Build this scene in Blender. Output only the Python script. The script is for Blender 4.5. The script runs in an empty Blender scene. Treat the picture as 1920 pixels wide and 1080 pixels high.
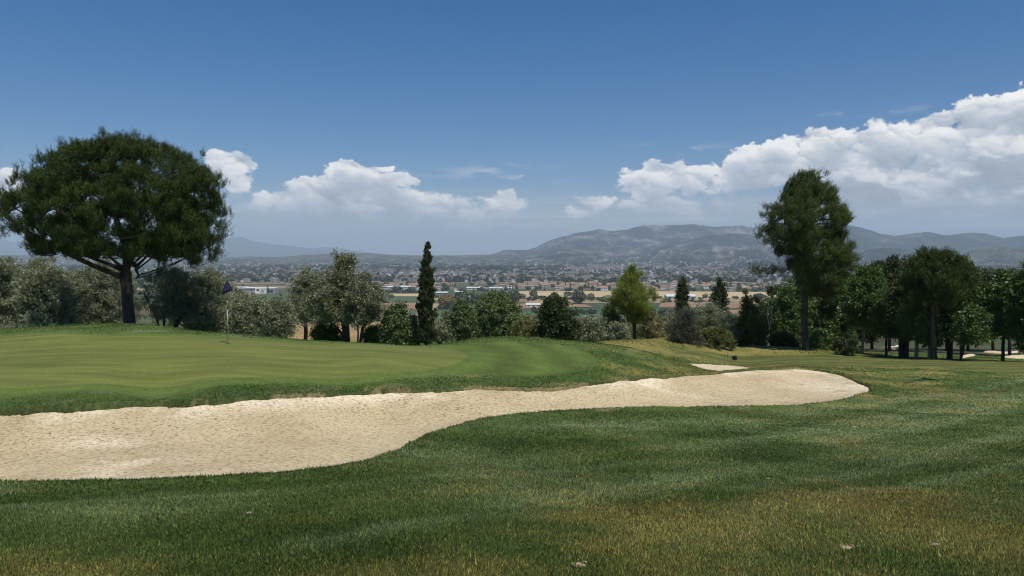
import bpy, math, random
import numpy as np
from math import radians as R
C = bpy.context.scene
COL = C.collection
rs = np.random.RandomState(7)

# ------------------------------------------------------------------ camera
F = 1387.0; CAMZ = 1.6; HOR = 478.0
PITCH = math.atan((540 - HOR) / F)
cam = bpy.data.cameras.new("camera"); camo = bpy.data.objects.new("camera", cam); COL.objects.link(camo)
camo.location = (0, 0, CAMZ); camo.rotation_euler = (math.pi / 2 - PITCH, 0, 0)
cam.lens = 36 * F / 1920; cam.sensor_width = 36; cam.clip_end = 90000; cam.clip_start = 0.05
C.camera = camo

def place(px, py, Y):
    """point seen at photo pixel px,py at world depth Y"""
    px = np.asarray(px, float); py = np.asarray(py, float)
    cx = (px - 960) / F; cy = -(py - 540) / F
    dy = math.cos(PITCH) + cy * math.sin(PITCH); dz = -math.sin(PITCH) + cy * math.cos(PITCH)
    s = Y / dy
    return np.stack([cx * s, np.broadcast_to(Y, s.shape) * 1.0, CAMZ + dz * s], -1)

# ------------------------------------------------------------------ noise
_T = np.random.RandomState(3).rand(256, 256).astype(np.float32)
def vnoise(x, y):
    xi = np.floor(x).astype(np.int64); yi = np.floor(y).astype(np.int64)
    fx = (x - xi); fy = (y - yi)
    fx = fx * fx * (3 - 2 * fx); fy = fy * fy * (3 - 2 * fy)
    x0 = xi & 255; x1 = (xi + 1) & 255; y0 = yi & 255; y1 = (yi + 1) & 255
    a = _T[x0, y0] * (1 - fx) + _T[x1, y0] * fx
    b = _T[x0, y1] * (1 - fx) + _T[x1, y1] * fx
    return a * (1 - fy) + b * fy
def fbm(x, y, o=4, g=0.5):
    s = 0; a = 1; t = 0
    for i in range(o):
        s = s + a * vnoise(x + 17.3 * i, y + 9.1 * i); t += a; a *= g; x = x * 2.03; y = y * 2.03
    return s / t
def ss(a, b, x):
    t = np.clip((x - a) / (b - a), 0, 1); return t * t * (3 - 2 * t)
def _hash(i, j, k):
    return _T[(i * 7 + k * 31) & 255, (j * 13 + k * 57) & 255]
def worley(x, y, seed=0):
    xi = np.floor(x).astype(np.int64); yi = np.floor(y).astype(np.int64)
    best = np.full(x.shape, 9.0)
    for a in (-1, 0, 1):
        for b in (-1, 0, 1):
            cx = xi + a; cy = yi + b
            px = cx + _T[(cx + seed * 19) & 255, (cy + seed * 7) & 255]; py = cy + _T[(cx + 101 + seed * 3) & 255, (cy + 57) & 255]
            best = np.minimum(best, (px - x) ** 2 + (py - y) ** 2)
    return np.sqrt(best)

# ------------------------------------------------------------------ helpers
def tag(o, label=None, cat=None, group=None, kind=None):
    if label: o['label'] = label
    if cat: o['category'] = cat
    if group: o['group'] = group
    if kind: o['kind'] = kind
    return o
def empty(name, loc):
    o = bpy.data.objects.new(name, None); COL.objects.link(o); o.location = loc; o.empty_display_size = .3
    return o
def meshdata(name, V, Fs, mats, smooth=False, col=None, mi=None, fl=None):
    """Fs: list of (n,k) index arrays"""
    me = bpy.data.meshes.new(name); V = np.asarray(V, np.float32)
    if not isinstance(Fs, (list, tuple)): Fs = [Fs]
    Fs = [np.asarray(f, np.int32) for f in Fs if len(f)]
    me.vertices.add(len(V)); me.vertices.foreach_set('co', V.ravel())
    loops = np.concatenate([f.ravel() for f in Fs]); tot = np.concatenate([np.full(len(f), f.shape[1]) for f in Fs])
    st = np.concatenate([[0], np.cumsum(tot)[:-1]]).astype(np.int32)
    me.loops.add(len(loops)); me.loops.foreach_set('vertex_index', loops)
    me.polygons.add(len(tot)); me.polygons.foreach_set('loop_start', st)
    if mi is not None: me.polygons.foreach_set('material_index', np.asarray(mi, np.int32))
    me.polygons.foreach_set('use_smooth', np.full(len(tot), bool(smooth)))
    me.update(calc_edges=True)
    if col is not None:
        a = me.color_attributes.new('Col', 'FLOAT_COLOR', 'POINT')
        c = np.ones((len(V), 4), np.float32); c[:, :3] = col; a.data.foreach_set('color', c.ravel())
    for k, v in (fl or {}).items():
        a = me.attributes.new(k, 'FLOAT', 'POINT'); a.data.foreach_set('value', np.asarray(v, np.float32))
    for m in (mats if isinstance(mats, (list, tuple)) else [mats]): me.materials.append(m)
    return me
def obj(name, me, parent=None, loc=None):
    o = bpy.data.objects.new(name, me); COL.objects.link(o)
    if parent is not None: o.parent = parent
    if loc is not None: o.location = loc
    return o
class MB:
    """collects boxes, prisms, tubes with material slots"""
    def __init__(s): s.v = []; s.f = {}; s.n = 0; s.mi = {}
    def add(s, V, fs, m=0):
        V = np.asarray(V, float).reshape(-1, 3)
        for f in fs: s.f.setdefault(len(f), []).append([i + s.n for i in f]); s.mi.setdefault(len(f), []).append(m)
        s.v.append(V); s.n += len(V)
    def box(s, x0, x1, y0, y1, z0, z1, m=0, rot=0, c=(0, 0, 0)):
        V = np.array([[x, y, z] for z in (z0, z1) for y in (y0, y1) for x in (x0, x1)], float)
        if rot: k, q = math.cos(rot), math.sin(rot); V = np.stack([V[:, 0] * k - V[:, 1] * q, V[:, 0] * q + V[:, 1] * k, V[:, 2]], 1)
        s.add(V + np.array(c), [(0, 2, 3, 1), (4, 5, 7, 6), (0, 1, 5, 4), (2, 6, 7, 3), (0, 4, 6, 2), (1, 3, 7, 5)], m)
    def tube(s, P, rad, n=8, m=0, cap=True):
        P = np.asarray(P, float); rad = np.broadcast_to(rad, (len(P),)); V = []
        for i, p in enumerate(P):
            d = P[min(i + 1, len(P) - 1)] - P[max(i - 1, 0)]; d = d / (np.linalg.norm(d) + 1e-9)
            a = np.cross(d, [0.3, 1, .1]); a /= np.linalg.norm(a); b = np.cross(d, a)
            for k in range(n):
                t = 2 * math.pi * k / n; V.append(p + rad[i] * (a * math.cos(t) + b * math.sin(t)))
        fs = [(i * n + k, i * n + (k + 1) % n, (i + 1) * n + (k + 1) % n, (i + 1) * n + k) for i in range(len(P) - 1) for k in range(n)]
        if cap: fs += [tuple(range(n))[::-1], tuple((len(P) - 1) * n + k for k in range(n))]
        s.add(V, fs, m)
    def data(s, name, mats, smooth=False):
        ks = sorted(s.f); return meshdata(name, np.concatenate(s.v), [np.array(s.f[k]) for k in ks], mats, smooth, mi=np.concatenate([s.mi[k] for k in ks]))

# ------------------------------------------------------------------ materials
def newmat(name):
    m = bpy.data.materials.new(name); m.use_nodes = True; nt = m.node_tree; b = nt.nodes['Principled BSDF']
    return m, nt, b
def nd(nt, t, **kw):
    n = nt.nodes.new(t)
    for k, v in kw.items():
        if k in ('operation', 'blend_type', 'data_type', 'noise_dimensions', 'attribute_name', 'feature', 'distance', 'attribute_type'): setattr(n, k, v)
        else: n.inputs[k.replace('_', ' ')].default_value = v
    return n
def ramp(nt, fac, stops):
    r = nt.nodes.new('ShaderNodeValToRGB'); e = r.color_ramp.elements
    while len(e) < len(stops): e.new(0.5)
    for i, (p, c) in enumerate(stops): e[i].position = p; e[i].color = (*c, 1)
    nt.links.new(fac, r.inputs[0]); return r
def mix(nt, a, b, fac, mode='MIX'):
    n = nt.nodes.new('ShaderNodeMix'); n.data_type = 'RGBA'; n.blend_type = mode
    for v, i in ((fac, 0), (a, 6), (b, 7)):
        if isinstance(v, (int, float)): n.inputs[i].default_value = v
        elif isinstance(v, tuple): n.inputs[i].default_value = (*v, 1)
        else: nt.links.new(v, n.inputs[i])
    return n.outputs[2]
def simple(name, col, rough=.6, var=.25, scale=8, bump=0, metal=0, coord='Object'):
    m, nt, b = newmat(name)
    tc = nt.nodes.new('ShaderNodeTexCoord'); no = nd(nt, 'ShaderNodeTexNoise', Scale=scale, Detail=5.0); nt.links.new(tc.outputs[coord], no.inputs['Vector'])
    lo = tuple(c * (1 - var) for c in col); hi = tuple(min(1, c * (1 + var)) for c in col)
    r = ramp(nt, no.outputs[0], [(.3, lo), (.7, hi)]); nt.links.new(r.outputs[0], b.inputs['Base Color'])
    b.inputs['Roughness'].default_value = rough; b.inputs['Metallic'].default_value = metal
    if bump:
        bp = nd(nt, 'ShaderNodeBump', Strength=bump); nt.links.new(no.outputs[0], bp.inputs['Height']); nt.links.new(bp.outputs[0], b.inputs['Normal'])
    return m
def leafmat(name, c1, c2, trans=.25, rough=.5, spec=.3, tip=None):
    """leaf colour varies per leaf (rnd attribute) between c1 and c2"""
    m, nt, b = newmat(name)
    at = nd(nt, 'ShaderNodeAttribute', attribute_name='rnd')
    st = [(0, c1), (.8, c2)] + ([(1, tip)] if tip else [])
    r = ramp(nt, at.outputs['Fac'], st)
    nt.links.new(r.outputs[0], b.inputs['Base Color']); b.inputs['Roughness'].default_value = rough
    b.inputs['Specular IOR Level'].default_value = spec
    t = nt.nodes.new('ShaderNodeBsdfTranslucent'); nt.links.new(r.outputs[0], t.inputs[0])
    mx = nt.nodes.new('ShaderNodeMixShader'); mx.inputs[0].default_value = trans
    nt.links.new(b.outputs[0], mx.inputs[1]); nt.links.new(t.outputs[0], mx.inputs[2])
    nt.links.new(mx.outputs[0], nt.nodes['Material Output'].inputs[0]); return m
def barkmat(name, c1, c2, sc=6):
    m, nt, b = newmat(name)
    tc = nt.nodes.new('ShaderNodeTexCoord'); mp = nt.nodes.new('ShaderNodeMapping'); mp.inputs['Scale'].default_value = (1, 1, .25)
    no = nd(nt, 'ShaderNodeTexNoise', Scale=sc, Detail=7.0, Roughness=.7); nt.links.new(tc.outputs['Object'], mp.inputs[0]); nt.links.new(mp.outputs[0], no.inputs['Vector'])
    r = ramp(nt, no.outputs[0], [(.35, c1), (.65, c2)]); nt.links.new(r.outputs[0], b.inputs['Base Color'])
    bp = nd(nt, 'ShaderNodeBump', Strength=.9, Distance=.05); nt.links.new(no.outputs[0], bp.inputs['Height']); nt.links.new(bp.outputs[0], b.inputs['Normal'])
    b.inputs['Roughness'].default_value = .9; return m

# ------------------------------------------------------------------ near terrain from surveyed points (pixel, pixel, depth)
CP = [
 # foreground bank
 (960,1080,3.8),(0,1080,3.9),(1900,1080,3.7),(-600,1080,3.8),(2500,1080,3.6),(480,1080,3.85),(1430,1080,3.75),
 (0,1000,4.75),(480,1000,4.75),(960,1000,4.7),(1430,1000,4.65),(1900,1000,4.7),
 (0,950,6.0),(480,950,6.0),(960,935,6.2),(1430,930,6.2),(1900,940,5.9),
 (0,905,8.3),(300,900,8.4),(560,884,8.9),(700,862,9.6),(790,825,11.4),(900,792,13.8),(1000,779,15.0),(1200,768,16.8),(1350,767,17.9),(1530,760,20),(1635,732,24.5),
 (1000,870,9.0),(1000,820,11.8),(1300,860,9.6),(1300,810,12.9),(1600,870,9.2),(1600,800,14.0),(1900,850,10),(1900,790,15.5),(1900,740,23),(2500,850,10),(2500,740,23),
 # bunker far side, fringe and green
 (0,768,17.0),(300,755,17.6),(700,738,19.6),(1000,731,21.2),(1150,716,23.5),(1250,707,26),(1400,694,30),(1510,692,32),(1600,714,28),
 (0,735,17.9),(200,733,18.0),(400,722,18.5),(700,704,20.6),(860,696,22.2),(1050,700,23.8),
 (-600,735,17.5),(-600,640,28),(0,700,20.4),(0,640,28),(428,645,25.7),(250,670,23),(600,670,23.2),(850,652,26.5),(750,650,27.5),(870,680,23.5),(1000,662,26.2),(1050,685,25),(1150,685,26),(1250,692,27.5),
 (900,634,29.5),(960,630,31),(1040,636,31),(1100,641,31),(1160,648,31),(1200,657,30.5),(1250,672,30.5),(1300,687,31),
 (-600,622,36),(0,619,36),(90,615,37),(180,613,38),(245,617,40),(330,622,38),(400,628,36),(560,640,34),(700,646,32),(830,646,31),(780,648,30.5),
 # the ground drops behind the crest
 (-600,655,46),(0,650,46),(245,645,46.5),(400,655,45),(560,662,43),(700,668,42),(850,672,42),(960,660,40),(1040,662,40),
 (-600,650,60),(0,650,60),(400,650,60),(800,650,60),(1000,648,62),
 # small bunker and lower fairway
 (1350,692,36),(1440,690,38),(1330,686,39),(1200,668,42),(1120,662,43),(1377,673,50),(1300,668,45),(1500,683,42),(1600,684,42),(1700,716,30),(1750,690,38),(1900,700,34),(1900,680,46),(2500,690,40),
 # dry mounds at the far side
 (1150,638,53),(1250,633,56),(1320,642,56),(1200,655,48),(1300,656,50),(1420,648,60),(1500,651,60),(1560,658,58),(1450,662,53),(1640,668,54),(1750,675,50),(1880,677,49),(2500,677,50),
 (1150,655,64),(1250,652,68),(1400,664,70),(1500,666,70),
 (1650,656,72),(1800,660,72),(1920,662,70),(1700,646,90),(1900,646,90),(2500,650,80),
 (0,622,85),(600,625,85),(1000,628,85),(1300,635,88),
]
CP = np.array(CP, float)
CP3 = place(CP[:, 0], CP[:, 1], CP[:, 2])
near0 = np.array([[x, y, 0.0] for x in (-3, -1, 1, 3) for y in (.6, 1.6)] + [[x, 2.7, -.01] for x in (-3, 0, 3)])
CP3 = np.concatenate([CP3, near0])
def uv_of(x, y):
    r = np.hypot(x, y); az = np.arctan2(x, y); azc = np.clip(az, -.9, .9)
    return azc, r, r * np.cos(azc)
def _uv(x, y):
    az, r, d = uv_of(x, y); return 2.6 * az, np.log(np.maximum(d, .45)) * 1.0
def _phi(r2): return .5 * r2 * np.log(r2 + 1e-9)
cu, cv = _uv(CP3[:, 0], CP3[:, 1]); NC = len(cu)
K = _phi((cu[:, None] - cu) ** 2 + (cv[:, None] - cv) ** 2) + np.eye(NC) * 2e-4
Pm = np.stack([np.ones(NC), cu, cv], 1)
A_ = np.block([[K, Pm], [Pm.T, np.zeros((3, 3))]])
# interpolate the depression height relative to depth: h/d is well scaled
hval = (CAMZ - CP3[:, 2])
W_ = np.linalg.solve(A_, np.concatenate([hval, np.zeros(3)]))
FARD = np.array([60, 90, 110, 150, 300, 700, 1137.]); FARP = np.array([168, 150, 140, 131, 126.5, 124, 122.])
PLAIN = -98.4
def base_z(x, y):
    x = np.asarray(x, float); y = np.asarray(y, float); sh = x.shape; x = x.ravel(); y = y.ravel()
    az, r, d = uv_of(x, y); out = np.zeros(len(x))
    near = r < 140
    for s in range(0, len(x), 60000):
        i = np.nonzero(near[s:s + 60000])[0] + s
        if len(i) == 0: continue
        u, v = _uv(x[i], y[i])
        k = _phi((u[:, None] - cu) ** 2 + (v[:, None] - cv) ** 2)
        h = k @ W_[:NC] + W_[NC] + W_[NC + 1] * u + W_[NC + 2] * v
        out[i] = CAMZ - h
    p = np.interp(np.log(np.maximum(d, 60)), np.log(FARD), FARP)
    zf = np.maximum(CAMZ - d * p / F, PLAIN)
    t = ss(95, 135, r)
    z = out * (1 - t) + zf * t
    az_true = np.arctan2(x, y); back = ss(1.0, 2.2, np.abs(az_true))
    z = z * (1 - back * ss(0, 30, r)) + back * ss(0, 30, r) * 1.5
    return z.reshape(sh)
def ground_pt(px, py, d0=3.0, d1=130.0):
    """where the line of sight through a photo pixel first meets the near terrain"""
    out = []
    px = np.atleast_1d(px); py = np.atleast_1d(py)
    ds = np.exp(np.linspace(math.log(d0), math.log(d1), 500))
    for a, b in zip(px, py):
        P = place(np.full(500, a), np.full(500, b), ds); z = base_z(P[:, 0], P[:, 1])
        i = np.nonzero(P[:, 2] <= z + .003)[0]; i = i[0] if len(i) else 499
        if i > 0:
            e0 = P[i - 1, 2] - z[i - 1]; e1 = P[i, 2] - z[i]; t = e0 / (e0 - e1 + 1e-12) if i < 500 else 1
            out.append((P[i - 1] + (P[i] - P[i - 1]) * np.clip(t, 0, 1))[:2])
        else: out.append(P[0, :2])
    return np.array(out)
def smooth_poly(P, n=4):
    """Catmull-Rom closed"""
    P = np.asarray(P, float); out = []
    for i in range(len(P)):
        p0, p1, p2, p3 = P[i - 1], P[i], P[(i + 1) % len(P)], P[(i + 2) % len(P)]
        for k in range(n):
            t = k / n; out.append(.5 * ((2 * p1) + (-p0 + p2) * t + (2 * p0 - 5 * p1 + 4 * p2 - p3) * t * t + (-p0 + 3 * p1 - 3 * p2 + p3) * t ** 3))
    return np.array(out)
def sdf(poly, x, y):
    """signed distance, negative inside"""
    x = np.asarray(x); sh = x.shape; x = x.ravel().astype(np.float64); y = np.asarray(y).ravel().astype(np.float64)
    lo = poly.min(0) - 4; hi = poly.max(0) + 4
    res = np.full(len(x), 4.0); idx = np.nonzero((x > lo[0]) & (x < hi[0]) & (y > lo[1]) & (y < hi[1]))[0]
    X = x[idx]; Y = y[idx]; d = np.full(len(X), 1e9); ins = np.zeros(len(X), bool)
    for i in range(len(poly)):
        a = poly[i - 1]; b = poly[i]; e = b - a; L = (e @ e) + 1e-12
        t = np.clip(((X - a[0]) * e[0] + (Y - a[1]) * e[1]) / L, 0, 1)
        d = np.minimum(d, (X - a[0] - t * e[0]) ** 2 + (Y - a[1] - t * e[1]) ** 2)
        c = ((a[1] > Y) != (b[1] > Y)); ins ^= c & (X < (b[0] - a[0]) * (Y - a[1]) / (b[1] - a[1] + 1e-12) + a[0])
    d = np.sqrt(d); res[idx] = np.where(ins, -d, d); return res.reshape(sh)
BK = [(-400,905),(-200,905),(0,905),(150,904),(300,900),(450,892),(560,884),(650,872),(700,862),(750,845),(790,825),(830,808),(900,792),(1000,779),(1100,772),(1200,768),(1350,767),(1450,765),(1530,760),(1580,752),(1612,742),(1634,732),
      (1608,717),(1575,703),(1540,696),(1490,692),(1440,693),(1380,697),(1330,702),(1250,708),(1150,717),(1060,729),(1000,733),(900,731),(820,734),(760,736),(700,739),(600,743),(500,748),(400,757),(300,758),(200,762),(100,768),(0,775),(-200,790),(-400,800)]
BK = np.array(BK, float); BK[:9, 1] += 9; BK[9:12, 1] += 4; bunk = smooth_poly(ground_pt(BK[:, 0], BK[:, 1]), 3)
B2 = np.array([(1292,682),(1310,688),(1340,694),(1372,696),(1408,690),(1375,686),(1340,684),(1315,682)], float); bunk2 = smooth_poly(ground_pt(B2[:, 0], B2[:, 1]), 2)
GR = np.array([(-500,640),(-300,733),(0,728),(200,720),(400,712),(560,708),(700,702),(800,694),(860,680),(878,668),(868,660),(820,652),(740,648),(620,645),(500,638),(380,632),(200,629),(0,630)], float)
green = smooth_poly(ground_pt(GR[:, 0], GR[:, 1]), 3)
AP = np.array([(-500,632),(-400,745),(0,738),(200,733),(400,724),(560,716),(700,712),(850,702),(980,703),(1060,698),(1110,680),(1090,660),(1020,645),(940,642),(860,648),(740,647),(560,640),(380,628),(200,626),(0,628)], float)
apron = smooth_poly(ground_pt(AP[:, 0], AP[:, 1]), 3)
FW = np.array([(1180,664),(1250,668),(1350,678),(1500,686),(1700,688),(1900,700),(2400,705),(2400,672),(1900,676),(1760,676),(1640,667),(1500,666),(1380,664),(1260,660)], float)
fair = smooth_poly(ground_pt(FW[:, 0], FW[:, 1]), 3)
def edge_noise(x, y, a=.12): return a * (fbm(x * 1.7, y * 1.7, 4) - .5) * 2 + .05 * (vnoise(x * 12, y * 12) - .5)
def sand_z(x, y, z=None, sd=None):
    if z is None: z = base_z(x, y)
    if sd is None: sd = sdf(bunk, x, y)
    return z - .12 - .24 * ss(0, 2.2, -sd)
def terrain(x, y):
    """height, zone distances"""
    z = base_z(x, y); sb = sdf(bunk, x, y) + edge_noise(x, y); s2 = sdf(bunk2, x, y) + edge_noise(x, y, .06)
    z = z + (fbm(x * .5 + 40, y * .5, 3) - .5) * .10 * ss(.2, 2, sb) * ss(0, 1, sdf(green, x, y) + .5) * (1 - ss(60, 120, np.hypot(x, y)))
    lip = .07 * np.exp(-(np.maximum(sb, 0) / .35) ** 2)
    z = z + np.where(sb > 0, lip, 0)
    z = np.where(sb < 0, z - .62 * ss(0, .10, -sb), z)
    z = np.where(s2 < 0, z - .3 * ss(0, .12, -s2), z)
    return z, sb, s2
def lum(c, k): return tuple(v * k for v in c)
def blobs(x, y, L):
    """soft world-space patches given by where they lie in the photo"""
    m = np.zeros(np.shape(x))
    for (px, py, rx, ry) in L:
        c = ground_pt([px], [py])[0]; e = ground_pt([px + rx, px], [py, py - ry]); ax = abs(e[0, 0] - c[0]); ay = abs(e[1, 1] - c[1])
        m = np.maximum(m, np.exp(-(((x - c[0]) / ax) ** 2 + ((y - c[1]) / ay) ** 2)))
    return m
DRY = [(1750,1010,420,110),(1250,1030,300,110),(150,1060,380,45),(640,1075,340,50),(1650,930,150,40),(1120,960,160,40),(1250,636,90,9),(1480,655,110,9),(1720,725,60,12),(1620,668,60,8),(1850,655,80,9),(250,1085,420,34),(900,1075,300,40),(1500,1085,500,50)]
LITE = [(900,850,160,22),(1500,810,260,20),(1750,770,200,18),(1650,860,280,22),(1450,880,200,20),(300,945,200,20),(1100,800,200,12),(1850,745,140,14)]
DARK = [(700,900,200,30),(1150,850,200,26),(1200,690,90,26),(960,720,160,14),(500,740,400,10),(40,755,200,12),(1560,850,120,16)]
def streaks(x, y, L):
    m = np.zeros(np.shape(x))
    for (a, b, c, d, w) in L:
        p = ground_pt([a, c], [b, d]); e = p[1] - p[0]; t = np.clip(((x - p[0, 0]) * e[0] + (y - p[0, 1]) * e[1]) / (e @ e), -.1, 1.3)
        q = np.hypot(x - p[0, 0] - t * e[0], y - p[0, 1] - t * e[1]); m = np.maximum(m, np.exp(-(q / w) ** 2))
    return m
def colour(x, y, jit=0.0):
    """turf albedo by zone"""
    n1 = fbm(x * .55, y * .55, 4); n2 = fbm(x * 2.3 + 5, y * 2.3, 3); n3 = fbm(x * .18 + 3, y * .5, 3)
    rough = np.array([.100, .156, .036]); lite = np.array([.210, .275, .120]); dark = np.array([.064, .112, .022]); dry = np.array([.320, .270, .080]); brn = np.array([.260, .180, .056])
    def L(a, b, t): return a * (1 - t[..., None]) + b * t[..., None]
    c = np.broadcast_to(rough, x.shape + (3,)).copy()
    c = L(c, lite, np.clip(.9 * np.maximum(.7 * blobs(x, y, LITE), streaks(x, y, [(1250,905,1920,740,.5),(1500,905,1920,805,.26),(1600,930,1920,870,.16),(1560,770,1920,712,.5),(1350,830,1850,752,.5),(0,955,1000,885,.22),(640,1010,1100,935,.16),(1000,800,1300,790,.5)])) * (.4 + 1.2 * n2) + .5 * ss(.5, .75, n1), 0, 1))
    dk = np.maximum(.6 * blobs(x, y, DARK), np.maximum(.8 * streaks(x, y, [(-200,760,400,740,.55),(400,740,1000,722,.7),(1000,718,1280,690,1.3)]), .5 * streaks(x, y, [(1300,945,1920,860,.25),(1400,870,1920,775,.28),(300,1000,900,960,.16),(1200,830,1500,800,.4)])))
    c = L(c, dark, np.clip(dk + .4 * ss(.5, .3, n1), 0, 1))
    d = blobs(x, y, DRY); dm = np.clip(ss(.30, .95, d * .85 + (n1 - .5) * 1.1 + (n2 - .5) * .9 + jit), 0, 1)
    c = L(c, np.broadcast_to(dry, c.shape) * (1 - .5 * ss(.4, .7, n3))[..., None] + brn * (.5 * ss(.4, .7, n3))[..., None], dm * .8)
    # lower fairway, banded by mowing
    sf = sdf(fair, x, y) + .6 * (n1 - .5); band = .5 + .5 * np.sin(y * 1.9 + 1.2 * n1 * 3 + x * .05)
    fc = np.array([.120, .135, .036])[None] * (.72 + .5 * band[..., None]) * (.75 + .5 * n2[..., None]); fm = ss(.6, -.6, sf)
    c = c * (1 - fm[..., None]) + fc * fm[..., None]
    # collar and green
    sa = sdf(apron, x, y) + .25 * (n1 - .5); ring = .5 + .5 * np.sin(sdf(green, x, y) * 3.2)
    ac = np.array([.095, .138, .028]) * (.82 + .36 * ring[..., None]) * (.8 + .4 * n2[..., None]); am = ss(.25, -.1, sa)
    c = c * (1 - am[..., None]) + ac * am[..., None]
    sg = sdf(green, x, y) + .05 * (n2 - .5); st = fbm(x * .22, y * 1.6 + .3 * x * .1, 4)
    gc = np.array([.142, .166, .040]) * (.80 + .42 * st[..., None]); gm = ss(.08, -.08, sg)
    c = c * (1 - gm[..., None]) + gc * gm[..., None]
    # dry hillside behind the crest
    r = np.hypot(x, y); azz = np.arctan2(x, y); hill = ss(66, 80, r); gold = ss(-.31, -.29, azz) * ss(-.13, -.155, azz)
    hc = (np.array([.36, .25, .11]) * gold[..., None] + np.array([.075, .085, .036]) * (1 - gold[..., None])) * (.6 + .8 * n1[..., None]); c = c * (1 - hill[..., None]) + hc * hill[..., None]
    hill2 = ss(200, 420, r); hc2 = np.array([.10, .11, .045]) * (.7 + .6 * n3[..., None]); c = c * (1 - hill2[..., None]) + hc2 * hill2[..., None]
    return c
# soil showing at worn spots near the lip
def build_ground():
    azf = np.linspace(-.74, .74, 1150); azc = np.concatenate([np.linspace(-math.pi, -.76, 40), azf, np.linspace(.76, math.pi, 40)])
    r = np.concatenate([np.exp(np.linspace(math.log(.4), math.log(8), 110))[:-1], np.exp(np.linspace(math.log(8), math.log(34), 330))[:-1], np.exp(np.linspace(math.log(34), math.log(140), 130))[:-1], np.exp(np.linspace(math.log(140), math.log(45000), 130))])
    A, Rr = np.meshgrid(azc, r); x = Rr * np.sin(A); y = Rr * np.cos(A)
    z, sb, s2 = terrain(x, y)
    z = np.where(Rr > 1300, PLAIN, z)
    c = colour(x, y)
    soil = ss(.10, -.05, sb) ; c = c * (1 - soil[..., None]) + np.array([.060, .066, .028]) * soil[..., None]
    n = fbm(x * 1.4 + 9, y * 1.4, 4); worn = ss(.56, .66, n) * ss(.9, .05, sb) * ss(-.3, .1, sb) * ss(14, 17, y); c = c * (1 - .6 * worn[..., None]) + np.array([.36, .28, .15]) * (.6 * worn[..., None])
    nr, nc = x.shape; i = np.arange(nr * nc).reshape(nr, nc)
    Fq = np.stack([i[:-1, :-1], i[:-1, 1:], i[1:, 1:], i[1:, :-1]], -1).reshape(-1, 4)
    V = np.stack([x, y, z], -1).reshape(-1, 3); V0 = len(V)
    fan = np.stack([i[0, :-1], np.full(nc - 1, V0), i[0, 1:]], -1); V = np.concatenate([V, [[0, 0, 0]]])
    cc = np.concatenate([c.reshape(-1, 3), [[.04, .07, .02]]])
    smooth = ss(.1, -.05, sdf(green, x, y)) 
    m, nt, b = newmat('turf_ground')
    at = nd(nt, 'ShaderNodeAttribute', attribute_name='Col'); gm = nd(nt, 'ShaderNodeAttribute', attribute_name='mown')
    geo = nt.nodes.new('ShaderNodeNewGeometry'); pos = geo.outputs['Position']
    n1 = nd(nt, 'ShaderNodeTexNoise', Scale=9.0, Detail=8.0, Roughness=.75); nt.links.new(pos, n1.inputs['Vector'])
    r1 = ramp(nt, n1.outputs[0], [(.3, (.45, .45, .45)), (.7, (1.5, 1.5, 1.5))])
    nearc = mix(nt, at.outputs['Color'], r1.outputs[0], 1.0, 'MULTIPLY')
    nf = nd(nt, 'ShaderNodeTexNoise', Scale=1.3, Detail=6.0, Roughness=.6); mp = nt.nodes.new('ShaderNodeMapping'); mp.inputs['Scale'].default_value = (.25, 1.6, 1); nt.links.new(pos, mp.inputs[0]); nt.links.new(mp.outputs[0], nf.inputs['Vector'])
    r2 = ramp(nt, nf.outputs[0], [(.3, (.74, .76, .7)), (.7, (1.26, 1.22, 1.2))])
    mownc = mix(nt, at.outputs['Color'], r2.outputs[0], 1.0, 'MULTIPLY')
    ng = nd(nt, 'ShaderNodeTexNoise', Scale=18.0, Detail=4.0, Roughness=.7); nt.links.new(pos, ng.inputs['Vector']); rg = ramp(nt, ng.outputs[0], [(.35, (.78, .78, .78)), (.65, (1.2, 1.2, 1.2))])
    mownc = mix(nt, mownc, rg.outputs[0], 1.0, 'MULTIPLY')
    c1 = mix(nt, nearc, mownc, gm.outputs['Fac'])
    # fields of the plain
    mp2 = nt.nodes.new('ShaderNodeMapping'); mp2.inputs['Rotation'].default_value = (0, 0, .12); mp2.inputs['Scale'].default_value = (1 / 260, 1 / 170, 0); nt.links.new(pos, mp2.inputs[0])
    vo = nd(nt, 'ShaderNodeTexVoronoi', Scale=1.0); vo.distance = 'CHEBYCHEV'; nt.links.new(mp2.outputs[0], vo.inputs['Vector'])
    sp = nt.nodes.new('ShaderNodeSeparateColor'); nt.links.new(vo.outputs['Color'], sp.inputs[0])
    rf = ramp(nt, sp.outputs[0], [(0, (.055, .085, .035)), (.25, (.10, .105, .05)), (.45, (.06, .075, .035)), (.6, (.26, .185, .10)), (.75, (.075, .10, .04)), (.9, (.36, .28, .15))])
    rf.color_ramp.interpolation = 'CONSTANT'
    n3 = nd(nt, 'ShaderNodeTexNoise', Scale=.03, Detail=8.0, Roughness=.7); nt.links.new(pos, n3.inputs['Vector']); r3 = ramp(nt, n3.outputs[0], [(.3, (.6, .62, .6)), (.7, (1.3, 1.3, 1.3))])
    fc = mix(nt, rf.outputs[0], r3.outputs[0], 1.0, 'MULTIPLY')
    fa = nd(nt, 'ShaderNodeAttribute', attribute_name='far')
    # town ground further out
    tn = nd(nt, 'ShaderNodeTexNoise', Scale=.012, Detail=8.0, Roughness=.8); nt.links.new(pos, tn.inputs['Vector']); rt = ramp(nt, tn.outputs[0], [(.40, (.05, .07, .04)), (.5, (.11, .115, .08)), (.6, (.24, .21, .17))])
    ta = nd(nt, 'ShaderNodeAttribute', attribute_name='town')
    fc = mix(nt, fc, rt.outputs[0], ta.outputs['Fac'])
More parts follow.
